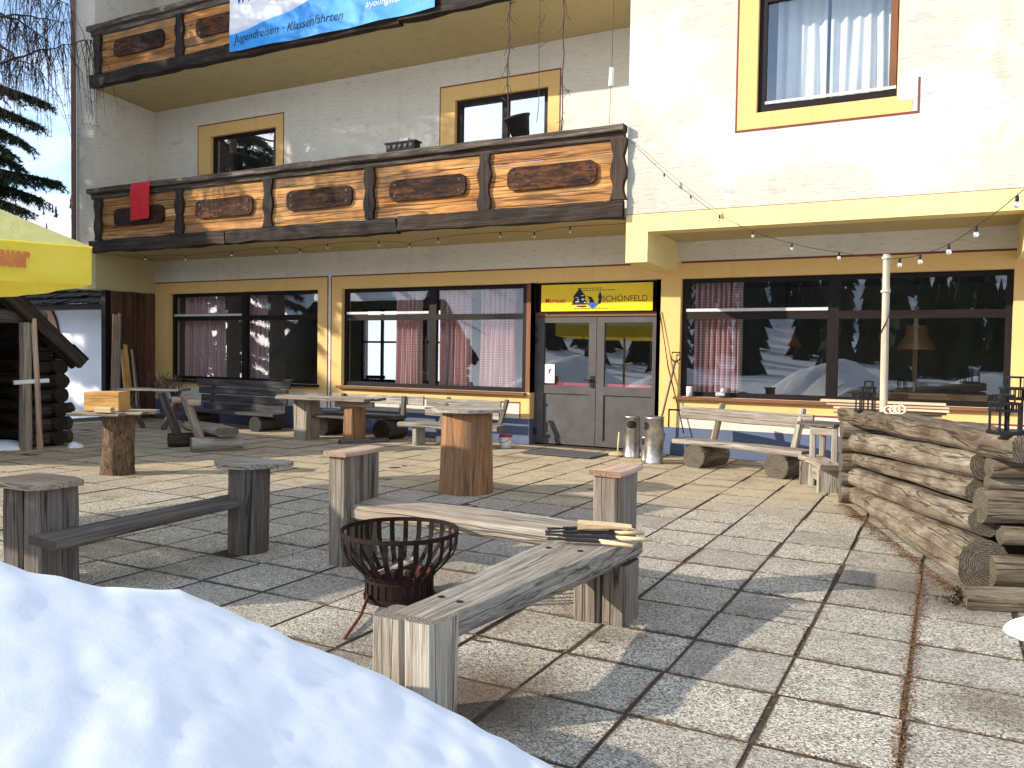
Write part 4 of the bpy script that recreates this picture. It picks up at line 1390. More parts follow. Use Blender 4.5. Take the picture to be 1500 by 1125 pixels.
tag(w.build('wood_block', M['pale'], None, (b2.x, b2.y, .755)), 'small pale wood offcut in front of the golden block', 'wood block')

# ------------------------------------------------------------------ seats along the house
# slat-back bench by the left window
t = thing('slat_bench', 'dark bench with a four-board back along the wall under the left window', 'bench', (-12.1, 11.6, 0), 'benches along the house wall')
for i, z in enumerate((.85, .70, .55, .40)):
    w = MB(); beam(w, (-13.42 + .10 * i, 11.82 - .03 * i, z), (-10.95 + R.uniform(-.03, .03), 11.82 - .03 * i, z), .035, .140, segs=5, j=.004); w.build('back_board', M['slat'], t)
w = MB(); beam(w, (-13.2, 11.5, .31), (-10.9, 11.5, .31), .36, .05, segs=5, j=.005); w.build('seat', M['slat'], t)
for x in (-13.0, -11.3):
    w = MB(); beam(w, (x, 11.88, .90), (x, 11.76, -.02), .07, .07, (0, 1, 0), segs=2); w.build('back_post', M['slat'], t)
    w = MB(); log(w, (x - .02, 11.3, .13), (x - .02, 11.9, .13), .15, n=14, segs=3, j=.03); w.build('foot', M['slat'], t)

# end-on log bench with leaning posts
t = thing('log_bench', 'log bench seen from behind with two leaning posts on half-log feet', 'bench', (-9.7, 8.9, 0), 'log benches')
fd = V((.55, .835, 0)); ax = V((-.93, .30, 0))
p0 = V((-9.80, 8.52, 0))
for i in range(2):
    q = p0 + ax * (.86 * i)
    w = MB(); log(w, q + V((0, 0, .10)), q + fd * .72 + V((0, 0, .10)), .125, .12, n=18, segs=5, j=.03, flat=.85); w.build('foot', M['grey' if i == 0 else 'hutlog'], t)
    w = MB(); log(w, q + fd * .13 + V((0, 0, .19)), q - fd * .09 + V((0, 0, .83)), .068, .062, n=12, segs=6, j=.05); w.build('back_post', M['greywarm' if i == 0 else 'greydark'], t)
q = p0 + fd * .42
w = MB(); beam(w, q - ax * .22 + V((0, 0, .305)), q + ax * 1.02 + V((0, 0, .305)), .36, .13, segs=6, j=.015, r=.045, endj=.03); w.build('seat', M['greywarm'], t)
for s_ in (-1, 1):
    w = MB(); q = p0 - fd * .06 + V((.884, .467, 0)) * (.115 * s_) + V((0, 0, .745 - .02 * s_))
    log(w, q - fd * .10, q + fd * .08, .052, .045, n=10, segs=3, j=.06); w.build('peg', M['cap'], t)

# picnic table
t = thing('picnic_table', 'rough plank table with a sunlit pale front edge and thick plank legs', 'table', (-9.4, 11.0, 0))
w = MB()
fl, fr_, br, bl = V((-9.90, 10.42, .715)), V((-8.42, 10.66, .715)), V((-8.50, 11.42, .715)), V((-10.35, 11.12, .715))
for i in range(4):
    a0, a1 = fl.lerp(bl, (i + .5) / 4), fr_.lerp(br, (i + .5) / 4)
    beam(w, a0 - V((R.uniform(0, .18), 0, 0)), a1 + V((R.uniform(0, .12), 0, 0)), .185, .045, segs=4, j=.005, r=.008, endj=.02)
w.build('tabletop', M['greywarm'], t)
for (x, y, ww, m_) in ((-9.73, 10.92, .30, 'greywarm'), (-8.72, 10.95, .20, 'stump')):
    w = MB(); beam(w, (x, y, .69), (x, y, -.02), ww, .34, (0, 1, 0), segs=5, j=.008, r=.015); w.build('leg', M[m_], t)
w = MB(); beam(w, (-9.6, 10.95, .40), (-8.8, 10.96, .40), .16, .05, segs=3, j=.005); w.build('stretcher', M['greydark'], t)
w = MB(); beam(w, (-8.95, 10.75, .64), (-8.30, 10.9, .64), .10, .09, segs=3); w.build('cross_beam', M['greywarm'], t)
w = MB(); beam(w, (-8.75, 10.6, .03), (-8.3, 11.3, .03), .14, .07, segs=3); w.build('foot', M['greydark'], t)

# bench behind the table
t = thing('log_bench', 'log bench against the wall behind the picnic table, end board and stump foot showing', 'bench', (-9.0, 11.7, 0), 'log benches')
w = MB(); beam(w, (-10.2, 11.75, .38), (-8.35, 11.75, .38), .34, .07, segs=5, j=.006); w.build('seat', M['greydark'], t)
w = MB(); beam(w, (-10.1, 12.02, .66), (-8.05, 12.0, .67), .04, .16, segs=5, j=.006); w.build('back_board', M['grey'], t)
for x in (-9.9, -8.55):
    w = MB(); log(w, (x, 11.45, .17), (x, 12.0, .17), .18, n=14, segs=4, j=.04); w.build('foot', M['hutlog'], t)
    w = MB(); beam(w, (x + .1, 11.95, .34), (x + .1, 11.98, .74), .08, .07, (0, 1, 0), segs=2); w.build('back_post', M['greydark'], t)

# pale bench under the middle window
t = thing('plank_bench', 'pale grey plank bench under the middle window, partly hidden by the tall stump table', 'bench', (-6.9, 11.3, 0), 'benches along the house wall')
w = MB(); beam(w, (-7.93, 11.20, .335), (-6.18, 11.38, .335), .36, .085, segs=6, j=.008, r=.02); w.build('seat', M['grey'], t)
w = MB(); beam(w, (-7.98, 12.0, .66), (-6.55, 12.05, .64), .045, .155, segs=5, j=.010); w.build('back_board', M['grey'], t)
w = MB(); beam(w, (-7.98, 11.95, .50), (-6.55, 12.0, .48), .045, .14, segs=5, j=.010); w.build('back_board', M['grey'], t)
for (x, y) in ((-7.63, 11.24), (-6.5, 11.34)):
    w = MB(); beam(w, (x, y, .30), (x, y, -.02), .085, .26, (0, 1, 0), segs=3); w.build('leg', M['grey'], t)
    w = MB(); beam(w, (x + .05, 11.8, .3), (x + .05, 12.08, .74), .07, .06, (0, 1, 0), segs=2); w.build('back_post', M['greydark'], t)

t = thing('paint_bucket', 'white plastic bucket with a dark red lid and wire handle by the wall corner', 'bucket', (-6.22, 11.62, 0))
c = V((-6.22, 11.62, 0))
w = MB(); lathe(w, c, [(0, .005), (.088, .005), (.102, .20), (.098, .20), (.085, .02)], 22); w.build('body', M['white'], t)
w = MB(); lathe(w, c, [(.103, .185), (.108, .19), (.108, .215), (.10, .22), (0, .22)], 22); w.build('lid', M['redpl'], t)
w = MB(); tube(w, [c + V((.108 * math.cos(a), -.02 - .105 * abs(math.sin(a)) , .19 - .085 * math.sin(a))) for a in [pi * k / 10 for k in range(11)]], .004, 4); w.build('handle', M['cable'], t)
c = G(628, 655); c = V((-7.42, 11.5, 0))
w = MB(); lathe(w, c, [(0, .004), (.032, .004), (.045, .13), (.041, .13), (.03, .01)], 14); tag(w.build('cup', M['white'], None, c), 'small white cup on the ground beneath the pale plank bench', 'cup')

w = MB(); a = [(-5.72, 11.15), (-4.55, 11.08), (-4.50, 11.72), (-5.62, 11.85)]
extrude(w, [(x, y, .012) for x, y in a], (0, 0, .014)); tag(w.build('doormat', M['matgrey'], None, (-5.1, 11.4, 0)), 'grey rectangular doormat on the slabs before the double door', 'doormat')

# ash bins
def bin_(c, r, h, label, az):
    t = thing('ash_bin', label, 'ash bin', c, 'steel ash bins by the door')
    c = V(c)
    w = MB(); lathe(w, c, [(0, 0), (r, 0), (r, .025), (r * .98, .03), (r * .98, h - .03), (r * 1.02, h - .025), (r * 1.02, h), (r * .9, h), (r * .88, h - .05), (0, h - .05)], 28); w.build('body', M['steel'], t)
    d = V((math.cos(az), math.sin(az), 0)); sd = V((-d.y, d.x, 0))
    w = MB(); vs = []
    for k in range(13):
        a = -.62 + 1.24 * k / 12
        dd = V((math.cos(az + a), math.sin(az + a), 0)) * (r * 1.004)
        hh = .055 * math.sqrt(max(0, 1 - (a / .66) ** 2))
        vs += [c + dd + V((0, 0, h * .80 - hh)), c + dd + V((0, 0, h * .80 + hh))]
    w.add(vs, [(2 * k, 2 * k + 2, 2 * k + 3, 2 * k + 1) for k in range(12)], None, True)
    w.build('slot', M['black'], t)


bin_((-4.12, 11.66, 0), .125, .62, 'scuffed steel ash bin closest to the door, wide dark slot', math.radians(-75))
bin_((-3.62, 11.17, 0), .135, .66, 'tall steel ash bin in front, dark slot turned towards the door', math.radians(-140))
bin_((-3.79, 11.35, 0), .075, .36, 'short narrow steel ash bin tucked between the two tall ones', math.radians(-100))
t = thing('hand_broom', 'small upright broom with short pale stick beside the ash bins', 'broom', (-4.36, 11.72, 0))
c = V((-4.36, 11.72, 0))
w = MB(); lathe(w, c, [(.0, .075), (.03, .07), (.13, .04), (.14, .02), (.10, .0), (0, 0)], 16); w.build('bristles', M['straw'], t)
w = MB(); tube(w, [c + V((0, 0, .06)), c + V((.01, .02, .36))], .014, 8); w.build('stick', M['pale'], t)

t = thing('shovel', 'dark shovel with a D-handle leaning on the yellow pillar', 'shovel', (-3.9, 12.1, 0))
a = V((-3.885, 12.18, .35)); b = V((-3.69, 12.34, 1.42))
w = MB(); tube(w, [a, b], .017, 8); w.build('shaft', M['greydark'], t)
w = MB(); tube(w, [b, b + V((-.06, 0, .05)), b + V((-.05, .0, .15)), b + V((.07, .0, .15)), b + V((.075, 0, .05)), b], .013, 6); w.build('handle', M['black'], t)
w = MB()
pp_ = [(-.10, .33), (.10, .33), (.115, .05), (.0, -.0), (-.115, .05)]
d = (b - a).normalized()
extrude(w, [V((-3.93, 12.13, .02)) + V((x, 0, 0)) + d * z for x, z in pp_], (0, .012, 0)); w.build('blade', M['black'], t)
w = MB(); tube(w, [(-3.96, 12.37, 2.2), (-3.93, 12.36, 2.05), (-3.80, 12.34, 1.35), (-3.62, 12.32, .72), (-3.52, 12.30, .34)], .010, 5)
tag(w.build('cable', M['cable'], None, (-3.9, 12.37, .4)), 'thin black cable running slantwise down the yellow pillar', 'cable')

# right-hand bench under the big window
t = thing('log_bench', 'grey plank bench with backrest on two round log feet under the right window', 'bench', (-2.4, 11.2, 0), 'log benches')
w = MB(); beam(w, (-3.32, 11.38, .335), (-1.50, 10.78, .325), .36, .075, segs=8, j=.010, r=.02, endj=.02); w.build('seat', M['grey'], t)
w = MB(); beam(w, (-3.42, 11.80, .70), (-1.52, 11.28, .685), .055, .18, segs=7, j=.008, r=.012, endj=.02); w.build('back_board', M['grey'], t)
for i, (x, y) in enumerate(((-3.02, 11.05), (-1.87, 10.66))):
    w = MB(); log(w, (x, y, .145), (x + .20, y + .64, .145), .165, .16, n=20, segs=6, j=.03); w.build('foot', M['logs'], t)
    w = MB(); log(w, (x + .13, y + .50, .28), (x + .20, y + .72, .84), .052, .045, n=10, segs=4, j=.04); w.build('back_post', M['greywarm'], t)

t = thing('stool_bench', 'short plank bench meeting the log bench end, on upright board legs', 'bench', (-1.3, 10.0, 0))
w = MB(); beam(w, (-1.47, 10.62, .305), (-1.10, 9.72, .30), .26, .06, segs=5, j=.008, endj=.02); w.build('seat', M['greywarm'], t)
for (x, y) in ((-1.43, 10.40), (-1.16, 9.86)):
    w = MB(); beam(w, (x, y, .275), (x, y, -.02), .24, .05, (.35, -.93, 0), segs=2); w.build('leg', M['grey'], t)
w = MB(); beam(w, (-1.38, 10.34, .16), (-1.14, 9.9, .14), .03, .16, segs=2); w.build('apron', M['greywarm'], t)

t = thing('side_table', 'narrow weathered stand table at the far end of the log counter', 'table', (-1.25, 10.2, 0))
w = MB(); beam(w, (-1.50, 10.55, .73), (-1.06, 10.35, .73), .42, .035, segs=3, j=.005); w.build('tabletop', M['greydark'], t)
for (x, y) in ((-1.40, 10.35), (-1.14, 10.24), (-1.32, 10.62), (-1.06, 10.5)):
    w = MB(); beam(w, (x, y, .71), (x, y, -.02), .07, .06, (0, 1, 0), segs=2); w.build('leg', M['grey'], t)
w = MB(); beam(w, (-1.42, 10.33, .65), (-1.12, 10.22, .65), .03, .10, segs=2); w.build('apron', M['grey'], t)

# ------------------------------------------------------------------ log counter
t = thing('log_counter', 'counter of stacked grey logs crossing at the corners on the right', 'bar counter', (-.2, 7.5, 0))
A = V((.345, -.939, 0)); Bp = V((.939, .345, 0))
far, near = V((-.80, 9.25, 0)), V((.235, 6.20, 0))
def L(p, q, r0, r1, z0, z1=None, mat='logs', **k):
    w = MB(); log(w, V((p.x, p.y, z0)), V((q.x, q.y, z1 if z1 is not None else z0)), r0, r1, n=20, segs=12, **k); w.build('wall_log', M[mat], t)


L(far - A * .20, near + A * .06, .080, .172, .085, .170, j=.06)
L(far - A * .10, near + A * .02, .100, .096, .272, .452, j=.07)
L(far - A * .15, near - A * .10, .062, .082, .460, .640, j=.07)
L(far - A * .10, near - A * .02, .104, .092, .650, .820, j=.07)
w = MB()
beam(w, V((far.x, far.y, .895)) - A * .40 + Bp * .06, V((near.x, near.y, .985)) + A * .56 + Bp * .10, .36, .17, segs=14, j=.02, r=.03, h1=.16, endj=.03); w.build('counter_beam', M['logs'], t)
w = MB(); c0 = far + A * .05 + Bp * .26; c1 = near - A * .12 + Bp * .26; beam(w, V((c0.x, c0.y, .38)), V((c1.x, c1.y, .42)), .40, .74, segs=1, j=0); w.build('gap_darkener', M['soil'], t)  # dark box added inside the counter so gaps between logs look shaded
# short end wall, its logs lie between those of the long wall
for (z, r, a, b, o_) in ((.15, .105, .02, .80, .06), (.39, .062, .06, .30, .10), (.57, .115, -.05, .85, .06), (.72, .045, -.02, .5, .07), (.83, .068, -.03, .42, .12)):
    p = near + A * o_; L(p + Bp * a, p + Bp * b, r, r * .95, z, j=.05)
# log ends of the inner long wall
for (z, r, o_, ee) in ((.125, .135, .47, .62), (.36, .150, .46, .50), (.70, .145, .43, .50)):
    p = near + Bp * o_; L(p - A * 1.2, p + A * ee, r, r * 1.0, z, j=.045)
# stubs at the far end corner
for (z, r) in ((.09, .085), (.25, .075), (.43, .10), (.60, .072), (.765, .092)):
    p = far - A * .05; L(p - Bp * .16, p + Bp * .6, r, r, z, j=.08)
w = MB(); p = far - A * .10 - Bp * .10; box(w, (p.x - .05, p.y - .08, -.02), (p.x + .02, p.y + .02, .30)); w.build('post', M['greydark'], t)

w = MB(); log(w, (.12, 5.72, .055), (.50, 5.86, .06), .075, .085, n=16, segs=6, j=.06); tag(w.build('loose_log', M['logs'], None, (.3, 5.8, 0)), 'short loose log on the slabs below the log counter corner', 'log')
w = MB()
for i in range(260):
    a = R.uniform(0, 2 * pi); rr = abs(R.gauss(0, .075)); c = V((.11 + rr * math.cos(a), 5.74 + rr * math.sin(a) * .8, .0 + R.uniform(0, .11) * max(0, 1 - rr / .18)))
    e = c + V((R.uniform(-.03, .03), R.uniform(-.03, .03), R.uniform(.0, .03)))
    w.add([c, e, (c + e) / 2 + V((R.uniform(-.015, .015), R.uniform(-.015, .015), .01))], [(0, 1, 2)])
tag(w.build('moss_clump', M['moss'], None, (.11, 5.74, 0)), 'tuft of dry brown moss at the end of the loose log', 'moss', kind='stuff')
# leaf litter along the counter foot and in the joints
w = MB()
for i in range(4200):
    u = R.random()
    if u < .55:
        v = R.random(); c = far.lerp(near, v) - Bp * (.12 + abs(R.gauss(0, .07)) + .05 * v); c = c + A * .1
    elif u < .8:
        c = V((-.12 + R.gauss(0, .02), R.uniform(2.6, 6.2), 0))
    else:
        c = V((-.12 + .516 * R.randint(-3, 1) + R.gauss(0, .016), R.uniform(2.6, 7), 0)) if R.random() < .5 else V((R.uniform(-2.2, .6), 3.26 + .531 * R.randint(-1, 6) + R.gauss(0, .014), 0))
    z = .004 + R.random() * .012
    s_ = R.uniform(.004, .013); a = R.uniform(0, pi)
    w.add([V((c.x + s_ * math.cos(a), c.y + s_ * math.sin(a), z)), V((c.x - s_ * math.sin(a) * .5, c.y + s_ * math.cos(a) * .5, z + .004)), V((c.x - s_ * math.cos(a), c.y - s_ * math.sin(a), z)), V((c.x + s_ * math.sin(a) * .5, c.y - s_ * math.cos(a) * .5, z + .003))], [(0, 1, 2, 3)])
litter = wood('dry_leaf_litter', (.05, .025, .012), (.16, .08, .035), (.28, .16, .07), crack=0, bump=0)
tag(w.build('leaf_litter', litter), kind='stuff')

# lanterns on the counter
def lantern(c, wd, h, label, rz=.3):
    t = thing('lantern', label, 'lantern', c, 'black lanterns on the log counter')
    c = V(c); a = wd / 2
    ca, sa = math.cos(rz), math.sin(rz)
    def q(x, y, z): return c + V((x * ca - y * sa, x * sa + y * ca, z))
    w = MB()
    beam(w, q(-a * 1.15, 0, .012), q(a * 1.15, 0, .012), wd * 1.15, .022, segs=1, j=0, r=.003); w.build('base', M['black'], t)
    for x in (-1, 1):
        for y in (-1, 1):
            w = MB(); beam(w, q(x * a * .92, y * a * .92, .02), q(x * a * .92, y * a * .92, h * .80), .014, .014, (0, 1, 0), segs=1, j=0, r=.002); w.build('leg', M['black'], t)
    w = MB()
    for (x0, y0, x1, y1) in ((-1, -1, 1, -1), (-1, 1, 1, 1), (-1, -1, -1, 1), (1, -1, 1, 1)):
        for zz in (h * .62, h * .80): beam(w, q(x0 * a, y0 * a, zz), q(x1 * a, y1 * a, zz), .016, .016, segs=1, j=0, r=.002)
        for k in range(1, 5):
            f = k / 5; xx = x0 + (x1 - x0) * f; yy = y0 + (y1 - y0) * f
            beam(w, q(xx * a, yy * a, h * .62), q(xx * a, yy * a, h * .80), .007, .007, (0, 1, 0), segs=1, j=0, r=.001)
    w.build('grille', M['black'], t)
    w = MB(); b = a * .62
    for x in (-1, 1):
        for y in (-1, 1): beam(w, q(x * b, y * b, h * .80), q(x * b, y * b, h), .010, .010, (0, 1, 0), segs=1, j=0, r=.002)
    beam(w, q(-b, 0, h), q(b, 0, h), b * 2.1, .012, segs=1, j=0, r=.002)
    beam(w, q(-b, 0, h * .81), q(b, 0, h * .81), b * 2.1, .010, segs=1, j=0, r=.002)
    w.build('top', M['black'], t)


def cz(y): return .98 + (.985 + .08 - .98) * (9.25 - y) / 3.05
lantern((-.70, 9.02, .975), .115, .31, 'black lantern at the far end of the counter, beside the pole', .25)
lantern((-.72, 8.78, .985), .125, .24, 'lower black lantern in front of the far one on the counter', .4)
lantern((.365, 5.92, 1.062), .13, .345, 'tall black lantern at the near right end of the log counter', .2)
lantern((.305, 5.74, 1.065), .12, .235, 'short black lantern standing in front of the tall one', .45)
lantern((.50, 5.80, 1.065), .13, .24, 'short black lantern at the right picture edge', .1)
snow_lump('snow_patch', 'bit of snow left on top of the log counter under the lanterns', (.47, 5.62, 1.06), .06, .03, 7.0)

# pole and rope
pb = V((-.535, 8.42, 0))
t = thing('light_pole', 'slim pale wooden pole rising from the log counter holding the light string', 'pole', pb)
w = MB(); log(w, pb + V((.012, .05, .97)), pb + V((-.005, .05, 2.485)), .036, .031, n=12, segs=14, j=.05); w.build('shaft', M['polewood'], t)
for z in (2.45, 2.14):
    w = MB(); lathe(w, pb + V((-.003, .05, z)), [(.034, -.012), (.042, -.01), (.042, .01), (.034, .012)], 12); w.build('ring', M['rope'], t)
w = MB(); tube(w, [pb + V((.04 * math.cos(a), .05 + .04 * math.sin(a), 1.45 + .08 * a)) for a in [k * .5 for k in range(18)]], .005, 4); w.build('cable_wrap', M['cable'], t)
w = MB()
for k in range(3):
    c = V((-.46 + .045 * k, 8.25, 1.045 + .004 * k)); ring = [c + V((.042 * math.cos(a), .022 * math.sin(a), .036 * math.sin(a))) for a in [2 * pi * q / 16 for q in range(17)]]
    tube(w, ring, .011, 6)
tag(w.build('rope_coil', M['rope'], None, (-.4, 7.86, 1.02)), 'small pale rope coil on the counter at the pole foot', 'rope')

# planks piled behind the counter
lab = ['sawn', 'second', 'third', 'lowest']
for i in range(4):
    z = .985 - .038 * i; y = 11.0 + R.uniform(-.05, .05)
    w = MB(); beam(w, (-1.36 + R.uniform(-.06, .08) + .06 * i, y, z), (.02 + R.uniform(-.08, .06), y + .03, z), .22, .026, segs=3, j=.003, r=.004)
    tag(w.build('plank', M['pale' if i % 2 == 0 else 'cap'], None, (-.7, 11, z)), ['pale sawn plank on top of the pile behind the log counter', 'pinkish plank directly beneath the top plank of the pile', 'third plank down in the pile under the right window', 'lowest plank of the pile under the right window'][i], 'plank', 'planks piled under the right window')
t = thing('trestle', 'grey trestle carrying the plank pile under the right window', 'trestle', (-.7, 11, 0))
for x in (-1.1, -.2):
    w = MB(); beam(w, (x, 11, .83), (x, 11, -.02), .09, .16, (0, 1, 0), segs=2); w.build('leg', M['grey'], t)
w = MB(); beam(w, (-1.25, 11.02, .842), (-.05, 11.02, .842), .08, .022, segs=2); w.build('rail', M['grey'], t)


# ------------------------------------------------------------------ light strings
def light_string(label, cablepts, bulbs, r=.03):
    t = thing('light_string', label, 'light string', cablepts[0], 'light strings on the terrace')
    w = MB(); tube(w, cablepts, .0032, 5); w.build('cable', M['cable'], t)
    for b in bulbs:
        b = V(b)
        w = MB(); lathe(w, b, [(.0, .016), (.011, .016), (.012, -.025), (.0, -.025)], 10); k = w.build('socket', M['cable'], t)
        w = MB(); lathe(w, b, [(.0, -.025 - 2 * r), (r * .6, -.025 - 1.85 * r), (r, -.025 - 1.1 * r), (r * .85, -.025 - .45 * r), (.014, -.025), (0, -.025)], 12); w.build('bulb', M['bulb'], t)


bl = [(155, 372), (213, 379), (272, 379), (340, 373), (405, 366), (440, 369), (480, 362), (555, 358), (600, 361), (642, 353), (733, 345), (783, 345), (835, 337)]
Yb = 11.4
bp_ = [F(x, y - 3, Yb) for x, y in bl]
cp = [V((-15.36, 11.2, 3.40))]
for a, b in zip(bp_, bp_[1:]): cp += [a + V((0, 0, .02)), (a + b) / 2 + V((0, 0, .035))]
cp += [bp_[-1] + V((0, 0, .02)), V((-4.10, 11.3, 3.40))]
light_string('string of small bulbs strung along under the lower balcony', cp, bp_, .026)
pole_top = pb + V((-.005, .05, 2.455))
b2 = [F(x, y, Y) for x, y, Y in ((973, 256, 10.8), (1012, 288, 10.65), (1054, 317, 10.45), (1103, 341, 10.15), (1160, 359, 9.75), (1229, 372, 9.2))]
def strung(a, bs, z):
    out = [V(a[0])]
    seq = [V(a[0])] + [q + V((0, 0, .02)) for q in bs] + [V(a[1])]
    for p, q in zip(seq, seq[1:]):
        for k in (1, 2, 3): out.append(p.lerp(q, k / 3) - V((0, 0, z * math.sin(pi * k / 3))))
    return out
light_string('string of bulbs swooping from the projecting wall down to the pole', strung((F(895, 178, 10.93), pole_top), b2, .012), b2, .019)
b3 = [F(x, y, Y) for x, y, Y in ((1318, 381, 8.0), (1348, 376, 7.8), (1390, 361, 7.4), (1430, 335, 7.0), (1490, 290, 6.4))]
light_string('string of larger bulbs rising from the pole to the right picture edge', strung((pole_top, F(1600, 190, 5.4)), b3, .01), b3, .021)

# ------------------------------------------------------------------ umbrella
B = ray(133, 361) * 6.8 + V((0, 0, H))
d1 = V((-.219, -.976, 0)); d2 = V((-.976, .219, 0)); SZ = 4.3; SZ2 = 3.1
ctr = B + d1 * (SZ / 2) + d2 * (SZ2 / 2)
um = thing('market_umbrella', 'big yellow market umbrella with a lettered valance at the left picture edge', 'umbrella', (ctr.x, ctr.y, 0))
pk = V((ctr.x, ctr.y, 3.50)); hz = B.z
cor = [B, B + d1 * SZ, B + d1 * SZ + d2 * SZ2, B + d2 * SZ2]
w = MB()
for q in range(4):
    a, b = cor[q], cor[(q + 1) % 4]
    n = 12; vs = []
    for j in range(n + 1):
        v = j / n
        for i in range(n + 1):
            u = i / n
            e = a.lerp(b, u); p = e.lerp(pk, v)
            p.z -= .10 * math.sin(pi * v) * (.35 + .65 * math.sin(pi * u)) + .035 * math.sin(pi * u) * (1 - v)
            vs.append(p)
    w.add(vs, [(j * (n + 1) + i, j * (n + 1) + i + 1, (j + 1) * (n + 1) + i + 1, (j + 1) * (n + 1) + i) for j in range(n) for i in range(n)], None, True)
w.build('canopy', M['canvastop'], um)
VH = .315
for q in range(4):
    a, b = cor[q], cor[(q + 1) % 4]
    out = (((a + b) / 2) - ctr); out.z = 0; out.normalize()
    w = MB(); n, m = 40, 5; vs = []
    for j in range(m + 1):
        v = j / m
        for i in range(n + 1):
            u = i / n
            p = a.lerp(b, u); p.z -= .035 * math.sin(pi * u) + VH * v
            p += out * (.012 + .018 * math.sin(u * 26 + q) * v + .012 * mn.noise(V((u * 9, v * 2, q))) * v)
            vs.append(p)
    w.add(vs, [(j * (n + 1) + i, (j + 1) * (n + 1) + i, (j + 1) * (n + 1) + i + 1, j * (n + 1) + i + 1) for j in range(m) for i in range(n)], None, True)
    k = w.build('valance', M['canvas'], um)
    if q == 0:
        xd = -d1
        o_ = out * .042
        ty = F(43, 391, 1)  # sight line through the end of the word
        den = ty - V((0, 0, H)); nrm = out
        tt = (a + o_ - V((0, 0, H))).dot(nrm) / den.dot(nrm)
        pe = V((0, 0, H)) + den * tt
        text('lettering', 'Murauer', .235, pe, M['orangered'], k, xdir=xd, align='RIGHT', ext=.001, bold=.010, sx=.50)
        text('lettering', 'BIER', .06, pe - V((0, 0, .075)) - xd * .33, M['signdark'], k, xdir=xd, align='LEFT', ext=.001)
w = MB(); log(w, (ctr.x, ctr.y, 0), (ctr.x, ctr.y, 3.47), .035, n=14, segs=2, j=0); w.build('pole', M['pale'], um)
w = MB(); box(w, (ctr.x - .4, ctr.y - .4, 0.012), (ctr.x + .4, ctr.y + .4, .09)); w.build('base', M['stone'], um)
for cpt in cor:
    w = MB(); beam(w, V((ctr.x, ctr.y, 3.38)), cpt - V((0, 0, .05)), .03, .04, segs=2, j=0); w.build('rib', M['pale'], um)
    w = MB(); mid_ = V((ctr.x, ctr.y, 3.38)).lerp(cpt - V((0, 0, .05)), .55); beam(w, V((ctr.x, ctr.y, 2.45)), mid_ - V((0, 0, .03)), .025, .03, segs=1, j=0); w.build('strut', M['pale'], um)

# ------------------------------------------------------------------ log hut on the left
hut = thing('log_hut', 'dark log hut with steep plank roof and open doorway at the far left', 'hut', (-12.0, 7.0, 0))
HX = -12.1
w = MB()
for i in range(9):
    z = .12 + i * .215; r = .105 + R.uniform(-.012, .012)
    y1 = min(8.12 + R.uniform(-.10, .10), 7.98 - (z - 1.3) / .9)
    if z < 1.86:
        log(w, (HX + R.uniform(-.02, .02), 7.42, z), (HX, y1, z), r, r * .95, n=14, segs=6, j=.06)
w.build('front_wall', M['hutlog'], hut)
w = MB()
for i in range(9): log(w, (HX, 4.85, .12 + i * .215), (HX, 6.30, .12 + i * .215), .10, .10, n=12, segs=6, j=.05)
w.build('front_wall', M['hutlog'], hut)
w = MB()
for i in range(10):
    z = 1.94 + i * .205
    y1 = 7.90 - (z - 1.3) / .9; y0 = 13.0 - y1
    if y1 - y0 > .2: log(w, (HX + R.uniform(-.015, .015), y0, z), (HX, y1, z), .105, .10, n=14, segs=8, j=.05)
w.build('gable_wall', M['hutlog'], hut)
w = MB()
for i in range(8):
    z = .02 + .215 * i + .11
    if z < 1.32: log(w, (-16, 7.92, z), (HX + .14 + R.uniform(0, .10), 7.92, z), .105, .115, n=14, segs=6, j=.06)
w.build('side_wall', M['hutlog'], hut)
w = MB()
w.add([(-16, 4.9, 0), (-16, 7.98, 0), (-16, 7.98, 1.45), (-16, 6.5, 2.75), (-16, 4.9, 1.4)], [(0, 1, 2, 3, 4)])
w.add([(-16, 4.9, 0), (-12.1, 4.9, 0), (-12.1, 4.9, 1.4), (-16, 4.9, 1.4)], [(0, 1, 2, 3)])
w.add([(-16, 7.95, 0), (-12.1, 7.95, 0), (-12.1, 7.95, 1.45), (-16, 7.95, 1.45)], [(3, 2, 1, 0)])
w.add([(-12.16, 5.6, 1.9), (-12.16, 7.4, 1.9), (-12.16, 6.5, 2.7)], [(0, 1, 2)])
w.add([(-12.16, 7.45, 0), (-12.16, 7.95, 0), (-12.16, 7.95, 1.7), (-12.16, 7.45, 1.9)], [(0, 1, 2, 3)])
w.build('lining', M['shake'], hut)
w = MB()
rz = 1.24 + 1.72 * .9
for s_ in (1, -1):
    e = V((0, 6.5 + s_ * 1.72, 1.26)); r_ = V((0, 6.5, rz))
    for x in (-11.84, -12.0):
        beam(w, V((x, e.y, e.z)), V((x, r_.y, r_.z)), .10, .20, (0, -s_ * .67, .74), segs=8, j=.012, endj=.03)
w.build('verge_board', M['hutlog'], hut)
w = MB()
for s_ in (1, -1):
    for k in range(8):
        a0 = V((0, 6.5 + s_ * 1.76, 1.34)).lerp(V((0, 6.5, rz + .12)), k / 8); a1 = V((0, 6.5 + s_ * 1.76, 1.34)).lerp(V((0, 6.5, rz + .12)), (k + 1) / 8)
        m_ = (a0 + a1) / 2
        beam(w, V((-16.3, m_.y, m_.z)), V((-11.80 + R.uniform(-.04, .04), m_.y, m_.z)), .34, .035, (0, s_ * .67, .74), segs=3, j=.006)
w.build('roof', M['shake'], hut)
w = MB(); log(w, (HX + .02, 6.0, 1.95), (HX + .03, 7.75, 1.95), .10, n=12, segs=5, j=.04); w.build('lintel', M['greydark'], hut)
